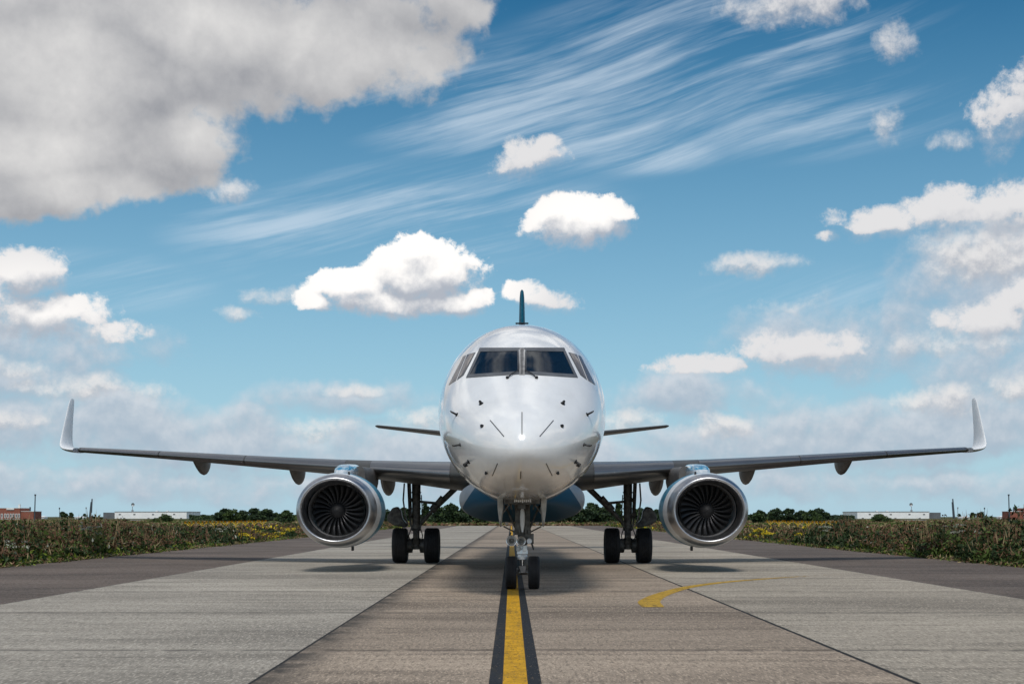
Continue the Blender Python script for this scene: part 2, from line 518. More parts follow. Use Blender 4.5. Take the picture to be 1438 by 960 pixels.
XL, XS1, XS2, XR, XE = -7.55, -2.05, 3.15, 8.05, 13.0
strip('ground', -9000, 9000, -300, 9000, 0.0, ground_material())
m_asph = asphalt_material()
strip('asphalt_shoulder', -XE, XL, -12, END, .006, m_asph)
strip('asphalt_shoulder', XR, XE, -12, END, .006, m_asph)
pale = (.36, .345, .31)
strip('concrete_lane', XL, XS1, -12, END, .006, concrete_material('pale_concrete', (.42, .378, .318), (.15, .132, .11), 1, [(XL, .012, 0, 0)]))
strip('concrete_lane', XS1, XS2, -12, END, .006, concrete_material('brown_concrete', (.385, .308, .236), (.110, .086, .066), 2, [(XS1, .030, .50, .95), (XS2, .026, .0, 0)]))
strip('concrete_lane', XS2, XR, -12, END, .006, concrete_material('warm_concrete', (.425, .37, .298), (.15, .128, .103), 3, [(XS2, .024, 0, 0), (XR, .014, 0, 0)]))


def line_x(D):       # the painted line runs a hair to the right of the camera
    return .031 - .0006 * D


def line_pts(x0, x1, y0, y1):
    return [(line_x(y0) + x0, y0), (line_x(y0) + x1, y0), (line_x(y1) + x1, y1), (line_x(y1) + x0, y1)]


m_black = paint_material('black_paint', (.014, .016, .020), lambda N, x, y: -.10, None)
m_yel = paint_material('yellow_paint', (.60, .315, .006), lambda N, x, y: .02, None)
sheet('taxi_line_border', line_pts(-.205, -.097, 4, END), .010, m_black)
sheet('taxi_line_border', line_pts(.097, .205, 4, END), .010, m_black)
sheet('taxi_line', line_pts(-.097, .097, 4, END), .010, m_yel)
# the old lead-in curve, worn away towards the right
cp = [(2.02, 19.6, .16), (2.06, 20.6, .17), (2.28, 21.9, .15), (2.72, 23.6, .13), (3.25, 25.2, .12), (4.1, 26.9, .11), (5.1, 28.3, .10), (6.2, 29.6, .10), (7.4, 30.8, .10)]
cy = np.linspace(0, len(cp) - 1, 60)
cxs, cys, cws = [pchip(range(len(cp)), [c[k] for c in cp], cy) for k in range(3)]
cb = MB()
vs = []
for i in range(60):
    j0, j1 = max(0, i - 1), min(59, i + 1)
    tx, ty = cxs[j1] - cxs[j0], cys[j1] - cys[j0]
    l = math.hypot(tx, ty); nx, ny = -ty / l, tx / l
    vs += [(cxs[i] + nx * cws[i], cys[i] + ny * cws[i], .010), (cxs[i] - nx * cws[i], cys[i] - ny * cws[i], .010)]
cb.add(vs, [(2 * i, 2 * i + 1, 2 * i + 3, 2 * i + 2) for i in range(59)])
o = cb.build('curved_line', paint_material('worn_yellow_paint', (.50, .30, .03), lambda N, x, y: N.smooth(x, 2.6, 6.8, -.02, .52, 'LINEAR'), None), smooth=False)
o['kind'] = 'structure'

# ------------------------------------------------------------------ the jet
NOSE = 20.9                                # the nose tip is this far from the camera
YAW = math.atan(14.0 / FPX)
jet = empty('passenger_jet', (math.sin(YAW) * NOSE, math.cos(YAW) * NOSE, .006), -YAW)
tag(jet, 'white twin engine passenger jet with teal fin, facing the camera on the taxiway', 'aeroplane')
EYE = Vector((0, -NOSE, CAM_H - .006))


def A(px, py, y):
    """point in the jet's own space for a pixel at y metres behind the nose tip"""
    D = NOSE + y
    return Vector(((px - 733.0) / FPX * D, y, CAM_H - (py - HY) / FPX * D))


def white_paint(N, b, oc, c):
    geo = N.new('ShaderNodeNewGeometry')
    x, y, z = N.sep(oc)
    g = N.noise(N.v('MULTIPLY', oc, (1, .35, 1)), 2.2, 6, .65)
    c = N.mix(N.m('MULTIPLY', N.smooth(g, .50, .72), .16), c, (.50, .48, .45))
    # oily streaks along the belly
    st = N.noise(N.v('MULTIPLY', oc, (9, .5, 2)), 1.2, 4, .6)
    c = N.mix(N.m('MULTIPLY', N.m('MULTIPLY', N.smooth(st, .5, .7), N.smooth(z, 2.1, 1.6)), .45), c, (.33, .29, .25))
    # frame and lap seams of the skin
    sy = N.m('DIVIDE', N.m('SUBTRACT', y, .05), 1.9)
    dj = N.m('MULTIPLY', N.m('ABSOLUTE', N.m('SUBTRACT', sy, N.m('ROUND', sy))), 1.9)
    c = N.mix(N.m('MULTIPLY', N.m('MULTIPLY', N.smooth(dj, .010, .003), .30), N.smooth(y, 3.0, 3.1)), c, (.25, .25, .26))
    c = N.mix(geo.outputs['Backfacing'], c, (.03, .03, .035))
    return c


M = dict(
    doorgrey=mat('dusty_door_paint', (.42, .41, .38), .5, var=.25, vscale=6),
    white=mat('white_gloss_paint', (.84, .845, .85), .20, var=.03, coat=1.0, build=white_paint),
    white2=mat('white_part_paint', (.80, .81, .82), .45, var=.04, coat=.0, spec=.3),
    teal=mat('teal_paint', (.012, .13, .20), .18, var=.12, coat=1.0),
    blue=mat('blue_band_paint', (.015, .20, .32), .2, var=.1, coat=.8),
    navy=mat('dark_teal_paint', (.002, .080, .13), .55, var=.1, spec=.2),
    wing=mat('grey_wing_paint', (.055, .055, .053), .42, var=.2, vscale=.9),
    slat=mat('bare_metal_slat', (.24, .24, .245), .30, metal=.85, var=.08, vscale=.8),
    fair=mat('grey_fairing_paint', (.11, .10, .092), .5, var=.25, vscale=2),
    lip=mat('brushed_inlet_metal', (.50, .50, .515), .33, metal=1.0, var=.06),
    duct=mat('grey_duct_liner', (.16, .16, .165), .4, var=.2, vscale=5),
    blade=mat('dark_fan_metal', (.055, .055, .058), .36, metal=.8, var=.25),
    black=mat('black_trim', (.012, .012, .014), .4, var=.2),
    strip=mat('dark_strip', (.05, .05, .055), .4, var=.2),
    gasket=mat('grey_window_frame', (.10, .105, .115), .45, var=.2),
    post=mat('worn_metal_post', (.32, .31, .30), .4, metal=.4, var=.3, vscale=9),
    steel=mat('gear_steel', (.42, .42, .42), .38, metal=.6, var=.35, vscale=8),
    darkgear=mat('dirty_gear_grey', (.10, .097, .09), .5, metal=.2, var=.55, vscale=9),
    chrome=mat('chrome_oleo', (.85, .85, .86), .12, metal=1.0, var=.03),
    silver=mat('silver_gear_paint', (.82, .83, .84), .25, metal=.2, var=.15, vscale=12),
    tyre=mat('tyre_rubber', (.016, .016, .018), .72, var=.35, vscale=6, bump=.3, bscale=50),
    hub=mat('grey_wheel_hub', (.16, .16, .16), .5, metal=.3, var=.35, vscale=14),
    brown=mat('hot_metal', (.10, .085, .07), .45, metal=.7, var=.3),
    lamp=mat('lamp_reflector', (.85, .85, .85), .30, metal=.8, var=.03),
    seat=mat('dark_seat_cloth', (.06, .07, .09), .9, var=.2),
    headrest=mat('pale_headrest', (.30, .31, .33), .8, var=.2),
)


def glass_material(name, tint, op):
    m = bpy.data.materials.new(name); m.use_nodes = True
    t = m.node_tree; N = Nodes(t)
    b = t.nodes['Principled BSDF']
    b.inputs['Base Color'].default_value = (*tint, 1)
    b.inputs['Roughness'].default_value = .03
    b.inputs['Coat Weight'].default_value = .6
    oc = N.new('ShaderNodeTexCoord').outputs['Object']
    tr = N.new('ShaderNodeBsdfTransparent')
    tr.inputs[0].default_value = (.55, .62, .68, 1)
    mx = N.new('ShaderNodeMixShader')
    N.put(mx.inputs[0], N.smooth(N.noise(oc, 2.0, 3, .5), .3, .7, max(0, op - .06), min(1, op + .06)))
    t.links.new(tr.outputs[0], mx.inputs[1]); t.links.new(b.outputs[0], mx.inputs[2])
    t.links.new(mx.outputs[0], t.nodes['Material Output'].inputs[0])
    return m


M['glass'] = glass_material('windscreen_glass', (.010, .022, .038), .52)
M['sideglass'] = glass_material('brown_side_glass', (.16, .135, .12), .9)
M['lens'] = glass_material('lamp_lens', (.5, .52, .54), .25)

# -- fuselage
PY = [0, .05, .2, .5, 1.0, 1.5, 2.0, 2.5, 3.0, 3.6, 4.3, 5.2, 6.5, 24, 27, 30, 33, 35.5, 36.2]
TOP = [2.33, 2.51, 2.71, 2.95, 3.24, 3.52, 3.82, 4.12, 4.40, 4.65, 4.815, 4.875, 4.88, 4.88, 4.87, 4.84, 4.76, 4.62, 4.50]
BOT = [2.33, 2.18, 2.03, 1.885, 1.755, 1.675, 1.62, 1.585, 1.565, 1.55, 1.54, 1.535, 1.53, 1.53, 1.75, 2.30, 3.10, 3.90, 4.15]
HW = [0, .195, .41, .68, .96, 1.16, 1.305, 1.40, 1.455, 1.49, 1.505, 1.507, 1.507, 1.507, 1.42, 1.20, .80, .40, .20]
ZC = [2.33, 2.335, 2.36, 2.43, 2.58, 2.74, 2.88, 2.99, 3.07, 3.13, 3.18, 3.2, 3.2, 3.2, 3.25, 3.5, 3.9, 4.25, 4.32]
S = np.sqrt(np.array(PY))


def fus_ring(y, n, grow=0.0):
    s = math.sqrt(y)
    t, b, h, c = [float(pchip(S, a, [s])[0]) for a in (TOP, BOT, HW, ZC)]
    ring = []
    for i in range(n):
        a = 2 * math.pi * i / n
        ca, sa = math.cos(a), math.sin(a)
        e = 2 / 2.06
        x = math.copysign(abs(ca) ** e, ca) * (h + grow)
        z = c + math.copysign(abs(sa) ** e, sa) * ((t - c if sa > 0 else c - b) + grow)
        ring.append((x, y, z))
    return ring


NSEG = 288
ys = list(np.linspace(.035, 1.0, 22) ** 2) + list(np.arange(1.035, 5.0, .035)) + list(np.arange(5.0, 24.1, .8)) + list(np.linspace(24.5, 36.2, 26))
rings = [fus_ring(y, NSEG) for y in ys]
fv = [(0, 0, 2.33)] + [p for r in rings for p in r]
ff = [(0, 1 + (i + 1) % NSEG, 1 + i) for i in range(NSEG)]
for k in range(len(rings) - 1):
    for i in range(NSEG):
        j = (i + 1) % NSEG
        ff.append((1 + k * NSEG + i, 1 + k * NSEG + j, 1 + (k + 1) * NSEG + j, 1 + (k + 1) * NSEG + i))
BVH = BVHTree.FromPolygons([Vector(p) for p in fv], ff)


def on_skin(px, py):
    d = (A(px, py, 0) - EYE).normalized()
    loc, nor, _, _ = BVH.ray_cast(EYE, d)
    if loc is None:
        loc, nor, _, _ = BVH.find_nearest(A(px, py, 3.0))
    if nor.dot(d) > 0: nor = -nor
    # smooth outward direction
    return loc, nor


def patch(mb, quad, nu, nv, off, th=.012, mt=0):
    """a thin sheet that lies on the fuselage skin inside a four-cornered outline"""
    q = [Vector((*p, 0)) for p in quad]
    top, bot = [], []
    for j in range(nv + 1):
        for i in range(nu + 1):
            u, v = i / nu, j / nv
            p = (q[0] * (1 - u) + q[1] * u) * (1 - v) + (q[3] * (1 - u) + q[2] * u) * v
            l, n = on_skin(p.x, p.y)
            top.append(l + n * off); bot.append(l + n * (off - th))
    k = len(top); w = nu + 1
    fs = []
    for j in range(nv):
        for i in range(nu):
            a = j * w + i
            fs.append((a, a + 1, a + w + 1, a + w)); fs.append((k + a, k + a + w, k + a + w + 1, k + a + 1))
    edge = list(range(w)) + [j * w + nu for j in range(1, nv + 1)] + [nv * w + i for i in range(nu - 1, -1, -1)] + [j * w for j in range(nv - 1, 0, -1)]
    for a, b in zip(edge, edge[1:] + edge[:1]):
        fs.append((a, k + a, k + b, b))
    mb.add(top + bot, fs, mt)
    return mb


def lerp(a, b, t):
    return (a[0] + (b[0] - a[0]) * t, a[1] + (b[1] - a[1]) * t)


def inset(quad, d):
    """shrink a pixel outline by d pixels on each side (l, t, r, b order of edges)"""
    out = []
    n = 4
    lines = []
    for i in range(n):
        a, b = quad[i], quad[(i + 1) % n]
        dx, dy = b[0] - a[0], b[1] - a[1]
        l = math.hypot(dx, dy)
        nx, ny = -dy / l * d[i], dx / l * d[i]
        lines.append(((a[0] + nx, a[1] + ny), (dx, dy)))
    for i in range(n):
        (p, r), (q, s_) = lines[i - 1], lines[i]
        den = r[0] * s_[1] - r[1] * s_[0]
        t = ((q[0] - p[0]) * s_[1] - (q[1] - p[1]) * s_[0]) / den
        out.append((p[0] + r[0] * t, p[1] + r[1] * t))
    return out


def mirror(quad):
    q = [(1466 - p[0], p[1]) for p in quad]
    return [q[1], q[0], q[3], q[2]]


# outlines, clockwise from the top-left corner as seen in the photograph
front_out = [(673.0, 491.2), (728.6, 490.2), (729.4, 526.2), (654.6, 531.0)]
front_in = inset(front_out, (3.2, 2.2, 4.4, 3.0))
side1_out = [(656.2, 498.4), (668.0, 495.2), (651.2, 527.2), (641.8, 534.2)]
side1_in = inset(side1_out, (1.3, 1.3, 1.3, 1.3))
side2_out = [(650.6, 501.0), (654.6, 499.2), (640.0, 535.0), (630.2, 541.0)]
holes = [front_in, mirror(front_in)]


def inside(q, x, y, grow=0.0):
    for i in range(4):
        a, b = q[i], q[(i + 1) % 4]
        if ((b[0] - a[0]) * (y - a[1]) - (b[1] - a[1]) * (x - a[0])) / math.hypot(b[0] - a[0], b[1] - a[1]) < -grow:
            return False
    return True


hit = []
for p in fv:
    D = NOSE + p[1]
    px, py = 733 + p[0] / D * FPX, HY - (p[2] - CAM_H) / D * FPX
    hit.append(p[1] < 4.2 and p[2] > 3 and any(inside(q, px, py, 0.4) for q in holes))
fus = MB()
fus.add(fv, [f for f in ff if not any(hit[i] for i in f)])
fuselage = fus.build('fuselage', M['white'], jet, angle=60)

for flip in (False, True):
    fx = mirror if flip else (lambda q: list(q))
    fo, fi = fx(front_out), fx(front_in)
    b = MB()
    for i in range(4):                 # frame: four strips round the pane
        j = (i + 1) % 4
        patch(b, [fo[i], fo[j], fi[j], fi[i]], 14, 2, .008, .03)
    fr = b.build('windscreen_frame', M['gasket'], fuselage, angle=50)
    b = MB(); patch(b, inset(fi, (-.8,) * 4), 14, 10, .002, .010)
    b.build('windscreen_pane', M['glass'], fuselage, angle=60)
    s1, s2 = fx(side1_out), fx(side2_out)
    b = MB(); patch(b, s1, 8, 10, .006, .03); b.build('side_window_frame', M['gasket'], fuselage, angle=60)
    b = MB(); patch(b, inset(s1, (1.1,) * 4), 8, 10, .010, .03); b.build('side_window', M['sideglass'], fuselage, angle=60)
    b = MB(); patch(b, s2, 6, 10, .007, .03); b.build('side_window', M['sideglass'], fuselage, angle=60)
b = MB(); patch(b, [(729.6, 489.6), (736.4, 489.6), (737.0, 527.0), (729.0, 527.0)], 4, 12, .010, .03)
patch(b, [(732.4, 491), (733.6, 491), (733.6, 526), (732.4, 526)], 1, 12, .014, .03, 1)
b.build('windscreen_post', [M['post'], M['black']], fuselage, angle=60)
b = MB(); patch(b, [(674, 488.8), (792, 488.8), (793.5, 491.0), (672.5, 491.0)], 30, 1, .006, .02)
b.build('windscreen_header', M['gasket'], fuselage, angle=60)

# wipers: arm and blade resting at the foot of the centre post
for s in (1, -1):
    b = MB()
    mx = (lambda x: x) if s == 1 else (lambda x: 1466 - x)
    pts = [on_skin(mx(712.6), 531.6), on_skin(mx(720.5), 526.8), on_skin(mx(728.2), 522.0)]
    P = [l + n * o_ for (l, n), o_ in zip(pts, (.012, .035, .03))]
    b.tube(P[0], P[1], .012, .010, 8); b.tube(P[1], P[2], .010, .007, 8)
    l, n = pts[0]
    b.tube(l - n * .01, l + n * .035, .028, .024, 12)
    Q0, Q1 = [l + n * .028 for l, n in (on_skin(mx(727.6), 496.0), on_skin(mx(728.3), 523.5))]
    b.tube(Q0, Q1, .006, .006, 6)
    b.build('wiper', M['black'], fuselage)

# dark strips of the radome
for q in [((688.3, 590.4), (707.8, 613.2)), ((777.2, 590.6), (757.8, 613.2)), ((733, 579), (733, 617.4)),
          ((698.8, 650.8), (691.4, 668.2)), ((766.8, 650.8), (775.4, 668.2)), ((731.4, 662), (731.0, 672.5))]:
    (x0, y0), (x1, y1) = q
    dx, dy = x1 - x0, y1 - y0
    l = math.hypot(dx, dy); nx, ny = -dy / l * .62, dx / l * .62
    b = MB(); patch(b, [(x0 - nx, y0 - ny), (x0 + nx, y0 + ny), (x1 + nx, y1 + ny), (x1 - nx, y1 - ny)], 1, 10, .004, .010)
    b.build('radome_strip', M['strip'], fuselage)
# probes and vanes that stand off the nose
def probe(px, py, length, fwd, r, foot):
    l, n = on_skin(px, py)
    b = MB()
    b.tube(l - n * .01, l + n * length, r * 1.3, r, 8)
    k = l + n * length
    b.tube(k + Vector((0, .03, 0)), k - Vector((0, fwd, 0)), r, r * .7, 8)
    t = n.cross(Vector((0, 0, 1))).normalized(); u = n.cross(t)
    b.tube(l - n * .01, l + n * .008, foot, foot * .8, 12)
    b.build('probe', M['black'], fuselage)


for x, y, L_, fw, r_, ft in [(675.8, 567.2, .05, .03, .022, .045), (641.5, 582.5, .11, .16, .014, .04), (646.2, 624.6, .12, .16, .014, .035), (658.0, 648.6, .09, .12, .018, .045),
                       (677.3, 598.8, .02, .01, .026, .034), (683.2, 663.6, .02, .01, .024, .030), (655.2, 652.6, .03, .02, .026, .03)]:
    probe(x, y, L_, fw, r_, ft)
    probe(1466 - x, y, L_, fw, r_, ft)
for s in (-1, 1):      # dark blade on each shoulder behind the side windows
    b = MB()
    for k in range(6):
        a0 = R(18 + k * 2.4); a1 = R(18 + (k + 1) * 2.4)
    yy = 5.0
    r0 = fus_ring(yy, 360); r1 = fus_ring(yy + .35, 360)
    def P_(a, g, ring): 
        p = Vector(ring[int(a) % 360]); c = Vector((0, p.y, 3.2)); return p + (p - c).normalized() * g
    angs = range(26, 40, 2)
    inner = [P_(a if s > 0 else 180 - a, -.01, r0) for a in angs]; outer = [P_(a if s > 0 else 180 - a, .045, r0) for a in angs]
    inner2 = [P_(a if s > 0 else 180 - a, -.01, r1) for a in angs]; outer2 = [P_(a if s > 0 else 180 - a, .045, r1) for a in angs]
    b.loft([[i_, o_, o2, i2] for i_, o_, o2, i2 in zip(inner, outer, outer2, inner2)])
    b.build('door_hood', M['black'], fuselage)
# the cockpit seen through the glass
for s in (-1, 1):
    b = MB()
    b.box((s * .53, 3.42, 3.35), (.50, .14, .80)); b.box((s * .53, 3.15, 2.92), (.50, .5, .14))
    b.tube((s * .53 - .1, 3.42, 3.74), (s * .53 - .1, 3.42, 3.86), .015); b.tube((s * .53 + .1, 3.42, 3.74), (s * .53 + .1, 3.42, 3.86), .015)
    st = b.build('pilot_seat', M['seat'], jet, bevel=.04)
    b = MB(); b.box((s * .53, 3.40, 3.93), (.30, .10, .20)); b.build('headrest', M['headrest'], st, bevel=.035)
b = MB(); b.box((0, 2.10, 3.36), (1.9, .55, .10)); b.box((0, 2.42, 3.18), (1.7, .06, .34)); b.build('instrument_panel', M['seat'], jet, bevel=.03)
b = MB(); b.loft([[(p[0] * .97, yy_, 3.2 + (p[2] - 3.2) * .97) for p in fus_ring(4.05, 48)] for yy_ in (4.0, 4.05)]); b.build('cockpit_bulkhead', M['seat'], jet)

# cabin windows and the forward doors along both flanks
def flank(mb, y0, y1, z0, z1, off, th, sgn, nu=6, nv=8, rx=0.0):
    '''curved sheet on the constant part of the fuselage; rx > 0 rounds it to an oval'''
    top, bot = [], []
    for j in range(nv + 1):
        v = j / nv * 2 - 1
        zz = (z0 + z1) / 2 + v * (z1 - z0) / 2
        half = (y1 - y0) / 2 * ((1 - abs(v) ** 3.2) ** .45 if rx else 1.0)
        ratio = (zz - 3.2) / (1.68 if zz > 3.2 else 1.67)
        xx = 1.507 * (1 - abs(ratio) ** 2.06) ** (1 / 2.06)
        nrm = Vector((xx / 1.507**2, 0, (zz - 3.2) / 1.68**2)).normalized()
        for i in range(nu + 1):
            y = (y0 + y1) / 2 + (i / nu * 2 - 1) * half
            p = Vector((xx, y, zz))
            a, b_ = p + nrm * off, p + nrm * (off - th)
            top.append((sgn * a.x, a.y, a.z)); bot.append((sgn * b_.x, b_.y, b_.z))
    k, w = len(top), nu + 1
    fs = []
    for j in range(nv):
        for i in range(nu):
            a = j * w + i
            fs.append((a, a + 1, a + w + 1, a + w)); fs.append((k + a, k + a + w, k + a + w + 1, k + a + 1))
    edge = list(range(w)) + [j * w + nu for j in range(1, nv + 1)] + [nv * w + i for i in range(nu - 1, -1, -1)] + [j * w for j in range(nv - 1, 0, -1)]
    for a, b_ in zip(edge, edge[1:] + edge[:1]): fs.append((a, k + a, k + b_, b_))
    mb.add(top, []) ; mb.add(bot, []); mb.f += [[i + mb.n - 2 * k for i in f] for f in fs]; mb.m += [0] * len(fs)
    return mb


for s in (-1, 1):
    first_w = None
    for k in range(22):
        if first_w is None:
            first_w = flank(MB(), -.14, .14, 3.30, 3.70, .004, .02, s, rx=1).build('cabin_window', M['black'], fuselage, angle=60)
            o = first_w
        else:
            o = first_w.copy(); COL.objects.link(o); o.parent = fuselage
        o.location = (0, 7.6 + .80 * k, 0)
    b = MB()
    for (y0, y1, z0, z1) in ((5.62, 5.64, 2.55, 4.2), (6.38, 6.40, 2.55, 4.2), (5.64, 6.38, 4.18, 4.2), (5.64, 6.38, 2.55, 2.57)):
        flank(b, y0, y1, z0, z1, .003, .02, s, 2, 10)
    b.build('door_seal', M['strip'], fuselage, angle=60)

# -- belly fairing
def fairing_paint(N, b, oc, c):
    x, y, z = N.sep(oc)
    ax = N.m('ABSOLUTE', x)
    k = N.m('MULTIPLY', N.smooth(N.m('ADD', ax, N.m('MULTIPLY', N.m('ABSOLUTE', N.m('SUBTRACT', z, 1.50)), .80)), 1.475, 1.465), N.smooth(z, 1.160, 1.168))
    return N.mix(k, c, (.002, .070, .135))


M['fairing'] = mat('belly_fairing_paint', (.40, .42, .44), 0.5, var=.06, coat=.0, spec=.25, build=fairing_paint)
fair = MB()
FY = [9.2, 10.2, 11.2, 12.2, 13.2, 14.5, 16, 18, 20, 21.5, 23]
FW = [.35, .85, 1.20, 1.44, 1.56, 1.61, 1.63, 1.62, 1.52, 1.2, .6]
FB = [1.56, 1.44, 1.32, 1.22, 1.16, 1.13, 1.12, 1.14, 1.22, 1.36, 1.52]
rr = []
for y in np.linspace(9.2, 23, 50):
    w_, b_ = float(pchip(FY, FW, [y])[0]), float(pchip(FY, FB, [y])[0])
    ring = []
    for i in range(56):
        a = 2 * math.pi * i / 56
        ca, sa = math.cos(a), math.sin(a)
        e = 2 / 2.5
        ring.append((math.copysign(abs(ca) ** e, ca) * w_, y, 1.72 + math.copysign(abs(sa) ** e, sa) * (.55 if sa > 0 else 1.72 - b_)))
    rr.append(ring)
fair.loft(rr)
fair.build('belly_fairing', M['fairing'], jet, angle=60)
for x in (-.38, .38):
    b = MB(); b.tube((x, 13.6, 1.17), (x, 13.6, 1.09), .05, .03, 10); b.build('belly_beacon', M['lamp'], jet)

# -- wings
def foil(n=22, t=.12, camber=.018):
    """closed aerofoil outline from the trailing edge over the top and back, chord 1"""
    xs_ = [.5 * (1 - math.cos(math.pi * i / n)) for i in range(n + 1)]
    yt = lambda x: 5 * t * (.2969 * math.sqrt(x) - .126 * x - .3516 * x * x + .2843 * x**3 - .1036 * x**4)
    yc = lambda x: camber * 4 * x * (1 - x)
    up = [(x, yc(x) + yt(x)) for x in reversed(xs_)]
    lo = [(x, yc(x) - yt(x)) for x in xs_[1:-1]]
    return up + lo


def section(s, x, yle, z, chord, t, cant=0.0, twist=0.0, camber=.018, pts=None):
    out = []
    cc, sc = math.cos(cant), math.sin(cant)
    for (u, w_) in (pts or foil(t=t, camber=camber)):
        a = u * chord; h = w_ * chord
        h2 = h * math.cos(twist) - a * math.sin(twist); a2 = a * math.cos(twist) + h * math.sin(twist)
        out.append(Vector((s * (x - sc * h2), yle + a2, z + cc * h2)))
    return out


SX = [1.2, 1.77, 3.2, 4.9, 6.6, 9.0, 10.7, 13.3]
SCH = [5.9, 5.5, 4.55, 3.65, 3.15, 2.55, 2.15, 1.58]
SZ = [2.36, 2.39, 2.50, 2.63, 2.76, 2.955, 3.09, 3.285]
STH = [.135, .133, .125, .118, .113, .108, .105, .10]
STW = [3.2, 3.1, 2.7, 2.2, 1.7, 1.1, .7, .2]
WY0 = 14.2


def wing_at(x):
    g = lambda a: float(pchip(SX, a, [x])[0])
    return dict(x=x, yle=WY0 + (x - 1.77) * .505, z=g(SZ), chord=g(SCH), t=g(STH), twist=R(g(STW)))


for s in (-1, 1):
    b = MB()
    b.loft([section(s, **wing_at(x)) for x in np.linspace(1.2, 13.3, 34)])
    wing = b.build('wing', M['wing'], jet, angle=40)
    tip = wing_at(13.3)
    b = MB()
    keys = [(13.3, tip['yle'], tip['z'], tip['chord'], .10, 0), (13.66, 20.24, 3.315, 1.46, .095, 12), (13.90, 20.42, 3.37, 1.38, .095, 38), (14.03, 20.62, 3.49, 1.26, .09, 64), (14.09, 20.90, 3.70, 1.08, .085, 80), (14.13, 21.22, 4.02, .88, .08, 85), (14.27, 22.25, 4.96, .44, .075, 85), (14.28, 22.42, 5.03, .24, .06, 85)]
    kx = np.linspace(0, len(keys) - 1, 30)
    cols = [pchip(range(len(keys)), [k[i] for k in keys], kx) for i in range(6)]
    b.loft([section(s, cols[0][i], cols[1][i], cols[2][i], cols[3][i], cols[4][i], R(cols[5][i]), camber=.0) for i in range(2, 30)])
    b.build('winglet', M['white2'], wing, angle=45)
    # leading-edge slats, a little proud of the wing
    for (xa, xb) in ((1.86, 4.02), (4.75, 7.72), (7.76, 10.48), (10.52, 13.2)):
        b = MB()
        rings_ = []
        for x in np.linspace(xa, xb, 8):
            wa = wing_at(x)
            pts = foil(n=40, t=wa['t'])
            n_ = len(pts)
            sel = [p for p in pts[:41] if p[0] < .135] + [p for p in pts[41:] if p[0] < .055]
            gr = .010 / wa['chord']
            cen = (.08, .0)
            outer = []
            for p in sel:
                dx, dz = p[0] - cen[0], p[1] - cen[1]
                l = math.hypot(dx, dz) + 1e-6
                outer.append((p[0] + dx / l * gr - gr * .5, p[1] + dz / l * gr))
            rings_.append(section(s, wa['x'], wa['yle'], wa['z'], wa['chord'], wa['t'], 0, wa['twist'], pts=outer))
        b.loft(rings_)
        b.build('slat', M['slat'], wing, angle=40)
    # flap track fairings under the trailing edge
    for (x, w_, dpt, ln) in ((3.92, .20, .50, 3.0), (6.62, .17, .46, 2.7), (9.62, .15, .44, 2.3)):
        wa = wing_at(x)
        yte = wa['yle'] + wa['chord']
        zte = wa['z'] - math.sin(wa['twist']) * wa['chord']
        b = MB(); rg = []
        for k in range(19):
            u = k / 18
            prof = math.sin(math.pi * min(1, u * 1.0) ** 1.7) ** .55 if 0 < u < 1 else .02
            y = yte - ln * .72 + u * ln
            zt = wa['z'] - math.sin(wa['twist']) * (y - wa['yle']) + .02
            rg.append([(s * (x + math.cos(a) * w_ * prof), y, zt + (math.sin(a) * (dpt if math.sin(a) < 0 else .10)) * prof) for a in [2 * math.pi * i / 20 for i in range(20)]])
        b.loft(rg)
        b.build('flap_track_fairing', M['fair'], wing, angle=60)
    # aileron and flap shadow lines: hinge gaps as dark thin strips at the trailing edge
    # static wicks
    for xg in (10.6, 11.4, 12.2, 12.9):
        wa = wing_at(xg)
        b = MB(); b.tube((s * xg, wa['yle'] + wa['chord'] - .02, wa['z']), (s * xg, wa['yle'] + wa['chord'] + .18, wa['z'] + .01), .006, .004, 6)
        b.build('static_wick', M['black'], wing)
    # tailplane
    b = MB()
    b.loft([section(s, x, 31.3 + (x - .5) * .66, 4.235 + (x - .5) * .1385, 3.1 - (x - .5) / 5.45 * 1.85, .09, camber=0.0) for x in np.linspace(.15, 5.9, 12)] +
           [section(s, 5.99, 31.3 + 5.6 * .66, 4.235 + 5.49 * .1385, .9, .06, camber=0.0)])
    b.build('tailplane', M['wing'], jet, angle=40)

# -- fin
b = MB()
def fin_ring(z, yle, chord, th):
    return [Vector((w_ * chord, yle + u * chord, z)) for (u, w_) in foil(t=th, camber=0.0)]
b.loft([fin_ring(4.55, 27.2, 7.4, .045), fin_ring(5.2, 28.6, 6.3, .06), fin_ring(5.8, 29.4, 5.6, .065), fin_ring(10.0, 33.0, 2.7, .070), fin_ring(10.25, 33.35, 2.2, .065), fin_ring(10.33, 33.7, 1.5, .04)])
fin = b.build('fin', M['navy'], jet, angle=45)
b = MB(); b.box((0, 31.85, 8.72), (.44, .10, .05)); b.tube((-.22, 31.85, 8.72), (-.22, 31.98, 8.72), .035, .02, 8); b.tube((.22, 31.85, 8.72), (.22, 31.98, 8.72), .035, .02, 8)
b.build('fin_aerial', M['black'], fin)

# -- engines
def cowl_paint(N, b, oc, c):
    x, y, z = N.sep(oc)
    k = N.smooth(N.m('SUBTRACT', y, N.m('MULTIPLY', N.m('SUBTRACT', z, 1.45), -.15)), .615, .625)
    c = N.mix(k, c, (.012, .20, .33))
    c = N.mix(N.m('MULTIPLY', N.smooth(y, 2.4, 2.41), 1.0), c, (.40, .41, .42))
    return c


